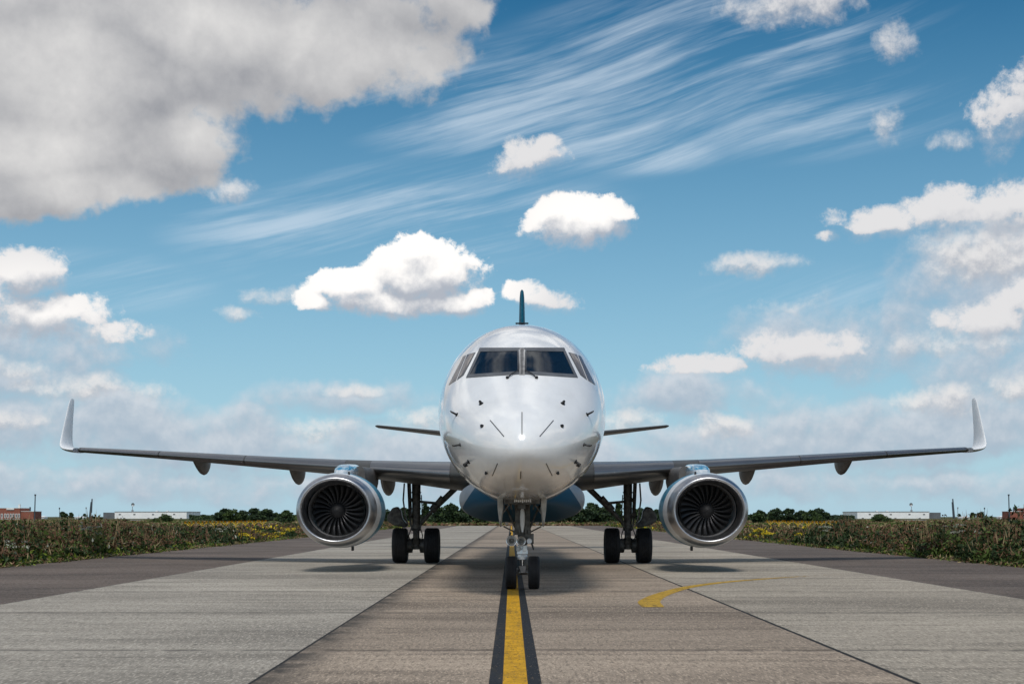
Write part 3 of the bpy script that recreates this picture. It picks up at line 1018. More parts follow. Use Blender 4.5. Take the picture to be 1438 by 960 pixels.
M['cowl'] = mat('engine_cowl_paint', (.70, .72, .74), .38, var=.05, coat=.15, build=cowl_paint)
EX, EZ, EY = 4.31, 1.445, 10.6
blade_mesh = None
for s in (-1, 1):
    b = MB()
    prof = [(.36, .842), (.55, .868), (.80, .885), (1.1, .893), (1.5, .89), (2.0, .87), (2.6, .82), (3.1, .755), (3.55, .68), (3.6, .66), (3.3, .64), (2.6, .62)]
    b.lathe(prof, (0, 0, 0), (0, 1, 0), 72, 1.118, 1.0)
    eng = b.build('engine', M['cowl'], jet, angle=50)
    eng.location = (s * EX, EY, EZ)
    b = MB()
    lipp = [(.36, .842), (.25, .828), (.15, .808), (.07, .783), (.02, .754), (0.0, .726), (.008, .708), (.035, .690), (.09, .670), (.17, .650), (.27, .632), (.38, .618)]
    b.lathe(lipp, (0, 0, 0), (0, 1, 0), 96, 1.12, 1.0)
    b.build('inlet_lip', M['lip'], eng, angle=60)
    b = MB()
    b.lathe([(.38, .618), (.5, .606), (.72, .602), (1.2, .60)], (0, 0, 0), (0, 1, 0), 72, 1.08, 1.0)
    b.build('inlet_duct', M['duct'], eng, angle=60)
    b = MB(); b.lathe([(.80, .61), (.81, .0001)], (0, 0, 0), (0, 1, 0), 48); b.build('fan_backing', M['black'], eng)
    b = MB(); b.lathe([(.36, .004), (.38, .05), (.43, .105), (.50, .15), (.58, .178), (.8, .19)], (0, 0, 0), (0, 1, 0), 36); b.build('spinner', M['tyre'], eng, angle=60)
    if blade_mesh is None:
        bb = MB(); rg = []
        for k in range(9):
            u = k / 8
            r = .165 + u * .430
            tw = R(26 + 34 * u)
            ch = .115 + .035 * u
            sweep = .03 * math.sin(u * math.pi) - .03 * u
            cx_ = sweep
            ring = []
            for (a, h) in ((-.5, 0), (-.25, .018), (.1, .022), (.5, .0), (.1, .006), (-.25, .004)):
                lx = a * ch; lh = h * (1 - .5 * u)
                ring.append((cx_ + lx * math.sin(tw) + lh * math.cos(tw), .62 + lx * math.cos(tw) - lh * math.sin(tw), r))
            rg.append(ring)
        bb.loft(rg)
        o = bb.build('fan_blade', M['blade'], eng, angle=50)
        blade_mesh = o.data
        first = 1
    else:
        first = 0
    for k in range(first, 24):
        o = bpy.data.objects.new('fan_blade', blade_mesh)
        COL.objects.link(o); o.parent = eng
        o.rotation_euler = (0, k * 2 * math.pi / 24 + (.11 if s > 0 else 0), 0)
    b = MB(); b.lathe([(2.6, .5), (3.2, .47), (4.0, .38), (4.35, .34), (4.3, .30), (5.1, .02)], (0, 0, 0), (0, 1, 0), 40)
    b.build('exhaust_cone', M['brown'], eng, angle=50)
    b = MB(); b.box((-s * .30, .95, -.905), (.05, .16, .10)); b.build('drain_mast', M['black'], eng, bevel=.01)
    b = MB(); b.tube((-s * .26, .55, .80), (-s * .26, .55, .90), .03, .02, 8); b.build('cowl_vent', M['black'], eng)
    # pylon: white front cap with a blue flash, grey box behind reaching the wing
    b = MB()
    def pr(y, hw, zt, zb=.60):
        return [Vector((hw * math.copysign(abs(math.cos(a)) ** .6, math.cos(a)), y, (zt + zb) / 2 + (zt - zb) / 2 * math.copysign(abs(math.sin(a)) ** .6, math.sin(a)))) for a in [2 * math.pi * i / 24 for i in range(24)]]
    b.loft([pr(.95, .10, .875), pr(1.15, .17, .97), pr(1.45, .215, 1.06), pr(1.9, .235, 1.12), pr(2.5, .24, 1.15), pr(3.1, .24, 1.17)])
    def flash(N, b_, oc, c):
        x, y, z = N.sep(oc)
        return N.mix(N.m('MULTIPLY', N.smooth(z, .955, .965), N.smooth(z, 1.075, 1.065)), c, (.01, .27, .47))
    if 'pylon' not in M:
        M['pylon'] = mat('pylon_paint', (.60, .66, .70), .18, var=.05, coat=1.0, build=flash)
    b.build('pylon', M['pylon'], eng, angle=50)
    b = MB(); b.loft([pr(2.6, .17, 1.10, .4), pr(3.6, .20, 1.12, .3), pr(5.0, .20, 1.15, .35), pr(6.4, .10, 1.0, .7)])
    for v_i in range(len(b.v)):
        x, y, z = b.v[v_i]; b.v[v_i] = (x - s * .24, y, z)
    b.build('pylon_box', M['fair'], eng, angle=50)

# -- landing gear
def tyre_mb(mb, x, y, z, r, w, n=56):
    h = w / 2
    pr_ = [(-h * .72, r * .52), (-h * .95, r * .62), (-h, r * .76), (-h * .96, r * .90), (-h * .80, r * .975), (-h * .62, r * .995)]
    for g in (-.42, -.14, .14, .42):
        pr_ += [(h * (g - .05), r), (h * (g - .03), r * .978), (h * (g + .03), r * .978), (h * (g + .05), r)]
    pr_ += [(h * .62, r * .995), (h * .80, r * .975), (h * .96, r * .90), (h, r * .76), (h * .95, r * .62), (h * .72, r * .52)]
    mb.lathe(pr_, (x, y, z), (1, 0, 0), n)
    return mb


def hub_mb(mb, x, y, z, r, w, n=36):
    h = w / 2
    mb.lathe([(-h * .7, r * .56), (-h * .78, r * .52), (-h * .55, r * .44), (-h * .35, r * .22), (-h * .75, r * .18), (-h * .8, 0.001)], (x, y, z), (1, 0, 0), n)
    mb.lathe([(h * .8, 0.001), (h * .75, r * .18), (h * .35, r * .22), (h * .55, r * .44), (h * .78, r * .52), (h * .7, r * .56)], (x, y, z), (1, 0, 0), n)
    return mb


GY = 17.4
for s in (-1, 1):
    X = lambda v: s * v
    gx = 2.955
    b = MB()
    b.tube((X(gx), GY, 2.35), (X(gx), GY, 1.02), .125, .115, 20)
    b.tube((X(gx), GY, 1.06), (X(gx), GY, .90), .145, .135, 20)
    b.tube((X(gx), GY, .92), (X(gx), GY, .50), .092, .092, 20, 1)
    b.tube((X(gx), GY, .70), (X(gx), GY, .38), .12, .11, 16)
    for zz in (1.25, 1.5, 1.78, 1.95):
        b.tube((X(gx), GY, zz), (X(gx), GY, zz + .035), .14, .14, 20)
    b.tube((X(gx - .36), GY, .485), (X(gx + .36), GY, .485), .075, .075, 16)
    # brake stacks with small fittings
    for d in (-1, 1):
        b.tube((X(gx + d * .12), GY, .485), (X(gx + d * .30), GY, .485), .20, .20, 20)
        for k in range(8):
            a = k * math.pi / 4
            b.tube((X(gx + d * .10), GY + .16 * math.cos(a), .485 + .16 * math.sin(a)), (X(gx + d * .16), GY + .16 * math.cos(a), .485 + .16 * math.sin(a)), .028, .028, 8)
    # torque link in front
    b.loft([[(X(gx - .10), GY - .12, .98), (X(gx + .10), GY - .12, .98), (X(gx + .10), GY - .08, .98), (X(gx - .10), GY - .08, .98)],
            [(X(gx - .04), GY - .30, .76), (X(gx + .04), GY - .30, .76), (X(gx + .04), GY - .26, .76), (X(gx - .04), GY - .26, .76)]])
    b.loft([[(X(gx - .04), GY - .30, .76), (X(gx + .04), GY - .30, .76), (X(gx + .04), GY - .26, .74), (X(gx - .04), GY - .26, .74)],
            [(X(gx - .10), GY - .12, .52), (X(gx + .10), GY - .12, .52), (X(gx + .10), GY - .08, .52), (X(gx - .10), GY - .08, .52)]])
    # hoses and harness
    for (hx, amp) in ((.15, .03), (-.15, -.03)):
        pts = [(X(gx + hx), GY - .10, 1.9), (X(gx + hx + amp), GY - .13, 1.4), (X(gx + hx * .8), GY - .14, 1.0), (X(gx + hx * 1.3), GY - .20, .76), (X(gx + hx * .9), GY - .13, .55)]
        for p0, p1 in zip(pts, pts[1:]): b.tube(p0, p1, .016, .016, 6)
    leg = b.build('main_landing_gear', [M['darkgear'], M['steel']], jet, bevel=.006)
    for d in (-1, 1):
        w_ = tyre_mb(MB(), X(gx + d * .445), GY, .492, .49, .42).build('tyre', M['tyre'], leg, angle=50)
        hub_mb(MB(), X(gx + d * .445), GY, .492, .49, .42).build('wheel_hub', M['hub'], leg, angle=40)
    b = MB()           # folding side brace towards the fuselage
    b.tube((X(1.78), GY - .1, 2.16), (X(2.46), GY - .05, 1.50), .085, .075, 14)
    b.tube((X(2.40), GY - .06, 1.60), (X(2.52), GY - .05, 1.46), .11, .10, 14)
    b.tube((X(2.48), GY - .05, 1.49), (X(2.90), GY, 1.02), .055, .06, 14)
    b.tube((X(2.32), GY - .08, 1.66), (X(2.92), GY - .03, 1.72), .040, .035, 12)
    b.tube((X(2.20), GY - .10, 1.80), (X(2.36), GY - .06, 1.66), .11, .08, 12)
    b.build('side_brace', M['darkgear'], leg)
    b = MB()           # retraction jack and the door plate outboard of the leg
    b.tube((X(3.16), GY + .02, 2.25), (X(3.12), GY + .02, 1.25), .055, .05, 12)
    b.tube((X(3.13), GY + .02, 1.3), (X(3.10), GY + .02, 1.02), .03, .03, 10, 1)
    b.box((X(3.12), GY, 1.75), (.10, .12, .10)); b.box((X(3.12), GY, 1.35), (.12, .14, .08))
    b.build('retraction_jack', [M['darkgear'], M['steel']], leg, bevel=.008)
    b = MB()
    b.loft([[(X(3.24), GY - .35, 2.22), (X(3.28), GY - .35, 2.22), (X(3.34), GY + .4, 2.22), (X(3.30), GY + .4, 2.22)],
            [(X(3.27), GY - .38, 1.75), (X(3.31), GY - .38, 1.75), (X(3.37), GY + .4, 1.75), (X(3.33), GY + .4, 1.75)],
            [(X(3.22), GY - .25, 1.30), (X(3.26), GY - .25, 1.30), (X(3.30), GY + .3, 1.30), (X(3.26), GY + .3, 1.30)],
            [(X(3.16), GY - .10, 1.04), (X(3.20), GY - .10, 1.04), (X(3.22), GY + .2, 1.04), (X(3.18), GY + .2, 1.04)]])
    b.build('gear_door', M['darkgear'], leg, bevel=.01)
    b = MB()           # dark link plate that reaches outboard behind the leg
    b.loft([[(X(x_), yy_, z_) for x_, z_ in ((3.80, 1.33), (3.66, 1.54), (3.52, 1.58), (3.42, 1.46), (3.38, 1.24), (3.22, 1.05), (3.30, .98), (3.62, 1.05), (3.80, 1.16))] for yy_ in (GY + .35, GY + .75)])
    b.build('gear_fairing', M['darkgear'], leg, bevel=.03)

NY = 3.6
b = MB()
b.tube((.01, NY, 1.75), (.01, NY, 1.02), .115, .105, 20)
b.box((.01, NY - .02, 1.38), (.27, .20, .66)); b.box((.01, NY, 1.02), (.30, .2, .10))
b.tube((.01, NY, 1.02), (.01, NY, .78), .09, .085, 18)
b.tube((-.30, NY - .02, 1.5), (-.10, NY - .06, 1.05), .022, .022, 8); b.tube((.32, NY - .02, 1.5), (.12, NY - .06, 1.05), .022, .022, 8)
b.tube((-.33, NY, 1.12), (-.05, NY - .02, .98), .014, .014, 8); b.tube((.35, NY, 1.12), (.07, NY - .02, .98), .014, .014, 8)
b.tube((-.20, NY - .06, 1.02), (-.24, NY - .06, .90), .018, .018, 8)
b.box((-.02, NY - .04, .86), (.42, .12, .07)); b.box((.13, NY - .02, .90), (.16, .14, .18))
b.tube((.17, NY - .08, .83), (.21, NY - .08, .70), .02, .015, 8)
for k in range(5):
    b.box((-.10 + k * .055, NY - .13, 1.02 + .02 * (k % 2)), (.035, .05, .07))
ng_extra = MB()
ng_extra.tube((-.20, NY, .30), (.22, NY, .30), .045, .045, 14)
ng_extra.tube((-.08, NY - .02, .33), (-.14, NY - .1, .33), .05, .045, 12)
ng_extra.loft([[(-.06, NY - .10, .42), (.08, NY - .10, .42), (.08, NY - .06, .42), (-.06, NY - .06, .42)], [(-.02, NY - .16, .30), (.06, NY - .16, .30), (.06, NY - .10, .28), (-.02, NY - .10, .28)]])
ng = b.build('nose_landing_gear', [M['darkgear'], M['steel']], jet, bevel=.008)
ng_extra.build('axle', M['steel'], ng, bevel=.006)
b = MB()
b.lathe([(.80, .05), (.795, .075), (.73, .082), (.72, .06), (.705, .058), (.70, .095), (.63, .10), (.615, .085), (.60, .085), (.595, .092), (.53, .088), (.52, .03)], (.008, NY, 0), (0, 0, 1), 24, caps=(True, True))
b.box((.055, NY - .09, .735), (.07, .06, .10)); b.box((-.07, NY - .06, .72), (.06, .06, .08), 1)
b.build('collar', [M['silver'], M['steel']], ng, bevel=.006)
b = MB(); b.tube((.008, NY, .54), (.008, NY, .31), .034, .034, 18); b.build('oleo_piston', M['chrome'], ng)
b = MB(); b.loft([[(.008 + w_ * math.cos(a), NY - .15 + .03 * math.sin(a), z) for a in [i * math.pi / 5 for i in range(10)]] for z, w_ in ((1.50, .012), (1.42, .035), (1.30, .045), (1.15, .04), (1.02, .015))])
b.build('drag_strut', M['white2'], ng)
for d in (-1, 1):
    tyre_mb(MB(), .008 + d * .205, NY, .297, .295, .205, 48).build('tyre', M['tyre'], ng, angle=50)
    hub_mb(MB(), .008 + d * .205, NY, .297, .295, .205, 28).build('wheel_hub', M['hub'], ng, angle=40)
for (lx, lz, lr) in ((-.186, .868, .098), (-.016, .862, .082), (.130, .862, .046)):
    b = MB()
    b.lathe([(-.13, lr * .98), (-.135, lr), (-.10, lr * 1.02), (-.02, lr * .75), (.03, lr * .3), (.035, .001)], (lx, NY - .04, lz), (0, 1, 0), 28)
    hl = b.build('landing_light' if lr > .06 else 'taxi_light', M['black'] if lr > .09 else M['steel'], ng, angle=50)
    b = MB(); b.lathe([(-.125, lr * .92), (-.10, lr * .80), (-.06, lr * .55), (-.035, lr * .2), (-.03, .001)], (lx, NY - .04, lz), (0, 1, 0), 28)
    b.tube((lx, NY - .10, lz), (lx, NY - .06, lz), lr * .16, lr * .2, 10)
    if lr < .06: b.lathe([(-.137, .001), (-.137, lr * .9), (-.12, lr * .9)], (lx, NY - .04, lz), (0, 1, 0), 20)
    b.lathe([(-.140, lr * 1.0), (-.150, lr * .99), (-.145, lr * .86), (-.135, lr * .88)], (lx, NY - .04, lz), (0, 1, 0), 28)
    b.build('light_reflector', M['lamp'] if lr > .06 else M['white2'], ng, angle=50)
for d in (-1, 1):      # open bay doors
    b = MB()
    b.loft([[(d * xo, yy_, zz) for xo, zz in ((.435, 1.68), (.330, 1.68), (.335, 1.60 - drop * .4), (.368, 1.60 - drop), (.392, 1.60 - drop), (.425, 1.60 - drop * .45))] for yy_, drop in ((NY - .50, .38), (NY - .3, .47), (NY + .1, .49), (NY + .45, .42))])
    b.build('nose_gear_door', M['doorgrey'], jet, bevel=.006)
    b = MB(); b.tube((d * .20, NY - .2, 1.55), (d * .345, NY - .1, 1.35), .014, .014, 8); b.build('door_link', M['steel'], jet)
b = MB()  # white pieces added to stand in for bright reflections at the bay edge
for k in range(9):
    xx = -.135 + k * .034
    b.box((xx + .01, NY - .72 + .05 * abs(k - 4) / 4, 1.56 + .004 * (k % 2)), (.026, .05, .030 if k != 4 else .05))
b.build('bay_glint_row', M['white2'], jet, bevel=.004)
b = MB(); b.box((.0, NY - .05, 1.56), (.62, 1.25, .08)); b.box((0, NY - .62, 1.535), (.3, .06, .06)); b.box((.0, NY - .45, 1.5), (.12, .2, .14))
for k in range(6):
    b.tube((-.22 + k * .09, NY - .5, 1.56), (-.18 + k * .075, NY - .3, 1.42), .018, .014, 6)
b.build('nose_gear_bay', M['darkgear'], jet)
b = MB()               # red, white blade aerials on the belly and crown
b.loft([[(-.012, 8.0, 1.54), (.012, 8.0, 1.54), (.012, 8.35, 1.54), (-.012, 8.35, 1.54)], [(-.006, 8.15, 1.25), (.006, 8.15, 1.25), (.006, 8.32, 1.25), (-.006, 8.32, 1.25)]])
b.build('blade_aerial', M['white2'], jet)

# ------------------------------------------------------------------ verge, plants, trees
def leaf_material(name, color, rough=.65, var=.35):
    m = mat(name, color, rough, var=var, vscale=1.2, spec=.25)
    b = m.node_tree.nodes['Principled BSDF']
    return m


V = dict(
    dark=leaf_material('dark_leaf', (.026, .048, .014)),
    mid=leaf_material('mid_leaf', (.065, .100, .020)),
    fresh=leaf_material('fresh_leaf', (.15, .20, .025)),
    brown=leaf_material('brown_seedhead', (.15, .080, .045)),
    straw=leaf_material('dry_straw', (.25, .19, .10)),
    yellow=leaf_material('yellow_flower', (.62, .46, .015)),
    white=leaf_material('white_umbel', (.36, .37, .30)),
    orange=leaf_material('rusty_leaf', (.30, .11, .02)),
    stem=leaf_material('green_stem', (.08, .09, .03)),
    tdark=leaf_material('tree_leaf_dark', (.028, .050, .024)),
    tmid=leaf_material('tree_leaf_mid', (.045, .075, .026)),
    tlight=leaf_material('tree_leaf_light', (.085, .125, .032)),
    bark=mat('bark', (.07, .055, .04), .9, var=.4, vscale=9),
)


def quads(name, P, U, Wd, mi, mats, parent=None):
    """P centres, U half-length vectors, Wd half-width vectors: one pointed leaf each, as ONE mesh"""
    n = len(P)
    co = np.empty((n, 4, 3))
    co[:, 0] = P - U; co[:, 1] = P + Wd - U * .1; co[:, 2] = P + U; co[:, 3] = P - Wd - U * .1
    me = bpy.data.meshes.new(name)
    me.vertices.add(n * 4); me.loops.add(n * 4); me.polygons.add(n)
    me.vertices.foreach_set('co', co.ravel())
    me.loops.foreach_set('vertex_index', np.arange(n * 4, dtype=np.int32))
    me.polygons.foreach_set('loop_start', np.arange(0, n * 4, 4, dtype=np.int32))
    for m in mats: me.materials.append(m)
    me.polygons.foreach_set('material_index', mi.astype(np.int32))
    me.update(); me.validate()
    o = bpy.data.objects.new(name, me)
    COL.objects.link(o)
    if parent is not None: o.parent = parent
    return o


def rand_dirs(n):
    v = RNG.normal(size=(n, 3)); return v / np.linalg.norm(v, axis=1)[:, None]


def leaf_frame(n, size, droop=.0, upright=0.0, asp=.45):
    u = rand_dirs(n); u[:, 2] = u[:, 2] * (1 - abs(upright)) + upright - droop
    u /= np.linalg.norm(u, axis=1)[:, None]
    w = np.cross(u, rand_dirs(n)); w /= np.linalg.norm(w, axis=1)[:, None] + 1e-9
    sz = np.asarray(size).reshape(-1, 1)
    return u * sz, w * sz * asp


def smooth_noise(x, y, seed, f):
    r = np.random.default_rng(seed)
    out = np.zeros_like(x)
    for k in range(6):
        a, ph = r.uniform(0, 6.28), r.uniform(0, 6.28)
        ff_ = f * r.uniform(.6, 2.2)
        out += np.sin((x * math.cos(a) + y * math.sin(a)) * ff_ + ph)
    return out / 6 + .0


def verge(side, name):
    """the overgrown strip along the asphalt: docks, nettles, dry grass; nobody could count it"""
    Ps, Us, Ws, Ms = [], [], [], []
    for (d0, d1, depth, dens, leaves, size) in ((31, 52, 6, 7.0, 85, .072), (52, 80, 8, 5.5, 60, .080), (80, 125, 9, 3.2, 36, .12), (125, 215, 12, 1.6, 24, .17)):
        n = int((d1 - d0) * depth * dens)
        D = RNG.uniform(d0, d1, n)
        e = RNG.beta(1.0, 1.5, n) * depth
        edge = 13.05 + .18 * smooth_noise(D, D * 0, 5 + side, .9)
        x = edge + e
        tall = np.interp(D, [30, 50, 64, 78, 100, 215], [.93, .90, .80, .48, .42, .46])
        h = tall * np.clip(.42 + .75 * np.minimum(1, e / 1.3), 0, 1.05) * (1 + .30 * smooth_noise(x, D, 9 + side, 1.3)) * RNG.uniform(.70, 1.06, n)
        h = h * np.exp(.42 * smooth_noise(x, D, 41 + side, .55) + .30 * smooth_noise(x, D, 43 + side, 2.6)) * .98
        kind = smooth_noise(x * 1.5, D, 21 + side, .45) + RNG.normal(0, .22, n)
        m = n * leaves
        idx = np.repeat(np.arange(n), leaves)
        hh = RNG.beta(1.5, 1.1, m) * h[idx]
        rad = .05 + .20 * np.sqrt(RNG.uniform(0, 1, m)) * (1.1 - .5 * hh / h[idx])
        a = RNG.uniform(0, 6.283, m)
        P = np.stack([side * (x[idx] + rad * np.cos(a)), D[idx] + rad * np.sin(a), hh], 1)
        top = hh / h[idx]
        k = kind[idx]
        ran = RNG.uniform(0, 1, m)
        mi = np.where(k < -.16, 0, np.where(k < .20, 1, 0))
        mi = np.where((k > .20) & (ran < .42), 2, mi)
        far = np.clip((D[idx] - 40) / 50, 0, 1)
        brownish = ((top > .62) & (ran < .58 + .2 * far) & (k > -.22)) | ((top > .45) & (ran < .10))
        mi = np.where(brownish, 3, mi)
        mi = np.where((top > .70) & (ran > .90), 4, mi)
        mi = np.where((top > .5) & (ran > .994), 6, mi)
        yf = smooth_noise(x[idx] * 2, D[idx], 33 + side, .5)
        mi = np.where((D[idx] > 66) & (D[idx] < 190) & (yf > .22) & (ran > .80) & (top > .45), 5, mi)
        mi = np.where((D[idx] > 95) & (ran < .35) & (mi < 3), 2, mi)
        sz = size * RNG.uniform(.55, 1.35, m) * np.where(mi == 3, .6, 1.0) * np.where(mi == 4, .8, 1.0)
        up = np.where((mi == 4), .75, .1)
        U, Wd = leaf_frame(m, sz, 0, 0)
        U[:, 2] += sz * (up + .15); 
        Wd = np.where((mi == 4)[:, None], Wd * .3, Wd)
        Ps.append(P); Us.append(U); Ws.append(Wd); Ms.append(mi)
        # seed stalks and grass blades that stand above the leaves
        q = int(n * 1.3)
        j = RNG.integers(0, n, q)
        hs = h[j] * RNG.uniform(.85, 1.22, q)
        bx = np.stack([side * (x[j] + RNG.normal(0, .12, q)), D[j] + RNG.normal(0, .12, q), hs * .72], 1)
        U = np.stack([RNG.normal(0, .05, q), RNG.normal(0, .05, q), hs * .28], 1)
        Wd = np.stack([np.full(q, size * .12 + .0018 * D[j] * .12), np.zeros(q), np.zeros(q)], 1)
        Ps.append(bx); Us.append(U); Ws.append(Wd); Ms.append(np.where(RNG.uniform(0, 1, q) < .55, 3, 4))
    # low ragged fringe of creeping grass right at the asphalt edge
    q = 5200
    D = 31 + RNG.beta(1, 2.2, q) * 150
    x = 12.98 + .18 * smooth_noise(D, D * 0, 5 + side, .9) + RNG.normal(0, .16, q)
    U, Wd = leaf_frame(q, .05 + .0006 * D, 0, .5, .25)
    Ps.append(np.stack([side * x, D, RNG.uniform(.01, .12, q)], 1)); Us.append(U); Ws.append(Wd)
    Ms.append(RNG.choice([0, 1, 2, 4, 3], q))
    o = quads(name, np.concatenate(Ps), np.concatenate(Us), np.concatenate(Ws), np.concatenate(Ms), [V[k] for k in ('dark', 'mid', 'fresh', 'brown', 'straw', 'yellow', 'white')])
    o['kind'] = 'stuff'
    return o


tag(verge(-1, 'weed_verge'), 'tangled dark green and brown weeds along the left edge of the asphalt')
tag(verge(1, 'weed_verge'), 'tangled dark green and brown weeds along the right edge of the asphalt')

# rough grass of the airfield beyond
n = 60000
D = 70 + RNG.beta(1.0, 1.6, n) * 420
wd = D * .40 + 20
x = RNG.uniform(-1, 1, n) * wd
ok = (np.abs(x) > 16) | (D > END + 1)
D, x = D[ok], x[ok]; n = len(D)
hh = (.14 + .22 * RNG.uniform(0, 1, n)) * (1 + .6 * smooth_noise(x, D, 77, .05)) 
U = np.stack([RNG.normal(0, .08, n), RNG.normal(0, .08, n), hh * .5], 1)
Wd = np.stack([.06 + .0011 * D * RNG.uniform(.5, 1.3, n), RNG.normal(0, .05, n), np.zeros(n)], 1)
gk = smooth_noise(x, D, 78, .06) + RNG.normal(0, .3, n)
mi = np.where(gk < -.1, 0, np.where(gk < .25, 1, 2))
o = quads('field_grass', np.stack([x, D, hh * .5], 1), U, Wd, mi, [V['mid'], V['straw'], V['brown']])
tag(o, 'dry green and straw coloured grass of the airfield', kind='stuff')


def plant_parts(root, h, spread, stems, leaf_n, leaf_m, head, head_n, head_size, leaf_size=.06):
    """a weed: stems, leaves up the stems and flower heads on top"""
    b = MB(); tops = []
    for k in range(stems):
        a = random.uniform(0, 6.28); r = spread * math.sqrt(random.random()) * .9
        t = Vector((r * math.cos(a), r * math.sin(a), h * random.uniform(.72, 1.0)))
        b.tube((t.x * .25, t.y * .25, 0), (t.x * .7, t.y * .7, t.z * .6), .012, .009, 5)
        b.tube((t.x * .7, t.y * .7, t.z * .6), t, .009, .006, 5)
        tops.append(t)
    b.build('stem', V['stem'], root)
    T = np.array([tuple(t) for t in tops])
    j = RNG.integers(0, len(tops), leaf_n)
    f = RNG.uniform(.05, .85, leaf_n)
    P = T[j] * f[:, None]; P[:, :2] += RNG.normal(0, .05 + spread * .15, (leaf_n, 2))
    U, Wd = leaf_frame(leaf_n, leaf_size * RNG.uniform(.6, 1.3, leaf_n), .1, .15)
    quads('foliage', P, U, Wd, np.zeros(leaf_n), [leaf_m], root)
    if head_n:
        j = np.repeat(np.arange(len(tops)), head_n)
        m = len(j)
        P = T[j] + np.stack([RNG.normal(0, head_size, m), RNG.normal(0, head_size, m), RNG.normal(0, head_size * .25, m)], 1)
        U, Wd = leaf_frame(m, head_size * .42 * RNG.uniform(.6, 1.2, m), 0, 0, .9)
        tag(quads('flower_head', P, U, Wd, np.zeros(m), [head], root), kind='stuff')


def weed(name, label, cat, px, py_top, D, group=None, **k):
    D = max(D, 13.45 * FPX / abs(px - CX))
    p = W(px, py_top, D)
    e = empty(name, (p.x, D, 0), random.uniform(0, 6))
    tag(e, label, cat, group)
    plant_parts(e, p.z, **k)
    return e


HG = 'hogweed plants in the verge'
for px, py, D, lab, m_ in ((141, 722.5, 43, 'tall hogweed with dark seed umbels against the white warehouse at left', 'brown'),
                           (62, 727, 41, 'broad hogweed with dark umbels between the brick building and the pole', 'brown'),
                           (128, 736, 40, 'pale flowering hogweed below the dark mast at left', 'white'),
                           (22, 759, 37, 'small white flowering umbel low in the weeds at the far left edge', 'white'),
                           (311, 738.5, 60, 'pale green umbel plant in front of the yellow lights, left verge', 'white'),
                           (1325, 722.5, 43, 'tall hogweed with dark seed umbels against the white warehouse at right', 'brown'),
                           (1407, 727, 41, 'broad hogweed with dark umbels between the right pole and the mast', 'brown'),
                           (1340, 736, 40, 'pale flowering hogweed below the dark mast at right', 'white'),
                           (1368, 760, 37, 'small white flowering umbel low in the right weeds', 'white'),
                           (1157, 738.5, 60, 'pale green umbel plant in front of the yellow lights, right verge', 'white')):
    weed('hogweed', lab, 'plant', px, py, D, HG, spread=.34, stems=8, leaf_n=50, leaf_m=V['mid'], head=V[m_], head_n=20, head_size=.05, leaf_size=.09)
RG = 'ragwort plants at the asphalt edge'
for px, py, D, lab in ((405, 741, 72, 'large yellow flowering ragwort beside the left engine'), (390, 747, 68, 'lower yellow ragwort left of the large one by the left engine'), (337, 748, 60, 'single orange yellow ragwort in the middle of the left verge'),
                       (1064, 741, 72, 'large yellow flowering ragwort beside the right engine'), (1079, 747, 68, 'lower yellow ragwort right of the large one by the right engine'), (1129, 748, 60, 'single orange yellow ragwort in the middle of the right verge')):
    weed('ragwort', lab, 'plant', px, py, D, RG, spread=.42, stems=16, leaf_n=260, leaf_m=V['mid'], head=V['yellow'], head_n=16, head_size=.06, leaf_size=.07)
for px, sd in ((254, 'left'), (1212, 'right')):
    e = weed('mustard_plant', 'bright lime green leafy weed at the front of the %s verge' % sd, 'plant', px, 760, 46.5, 'lime green weeds', spread=.42, stems=14, leaf_n=420, leaf_m=V['fresh'], head=V['yellow'], head_n=5, head_size=.04, leaf_size=.07)
    e = weed('dying_dock', 'small rusty orange dock at the foot of the lime green weed, %s verge' % sd, 'plant', px + (8 if sd == 'left' else -8), 769, 46, 'rusty docks', spread=.14, stems=5, leaf_n=60, leaf_m=V['orange'], head=V['brown'], head_n=6, head_size=.03, leaf_size=.06)


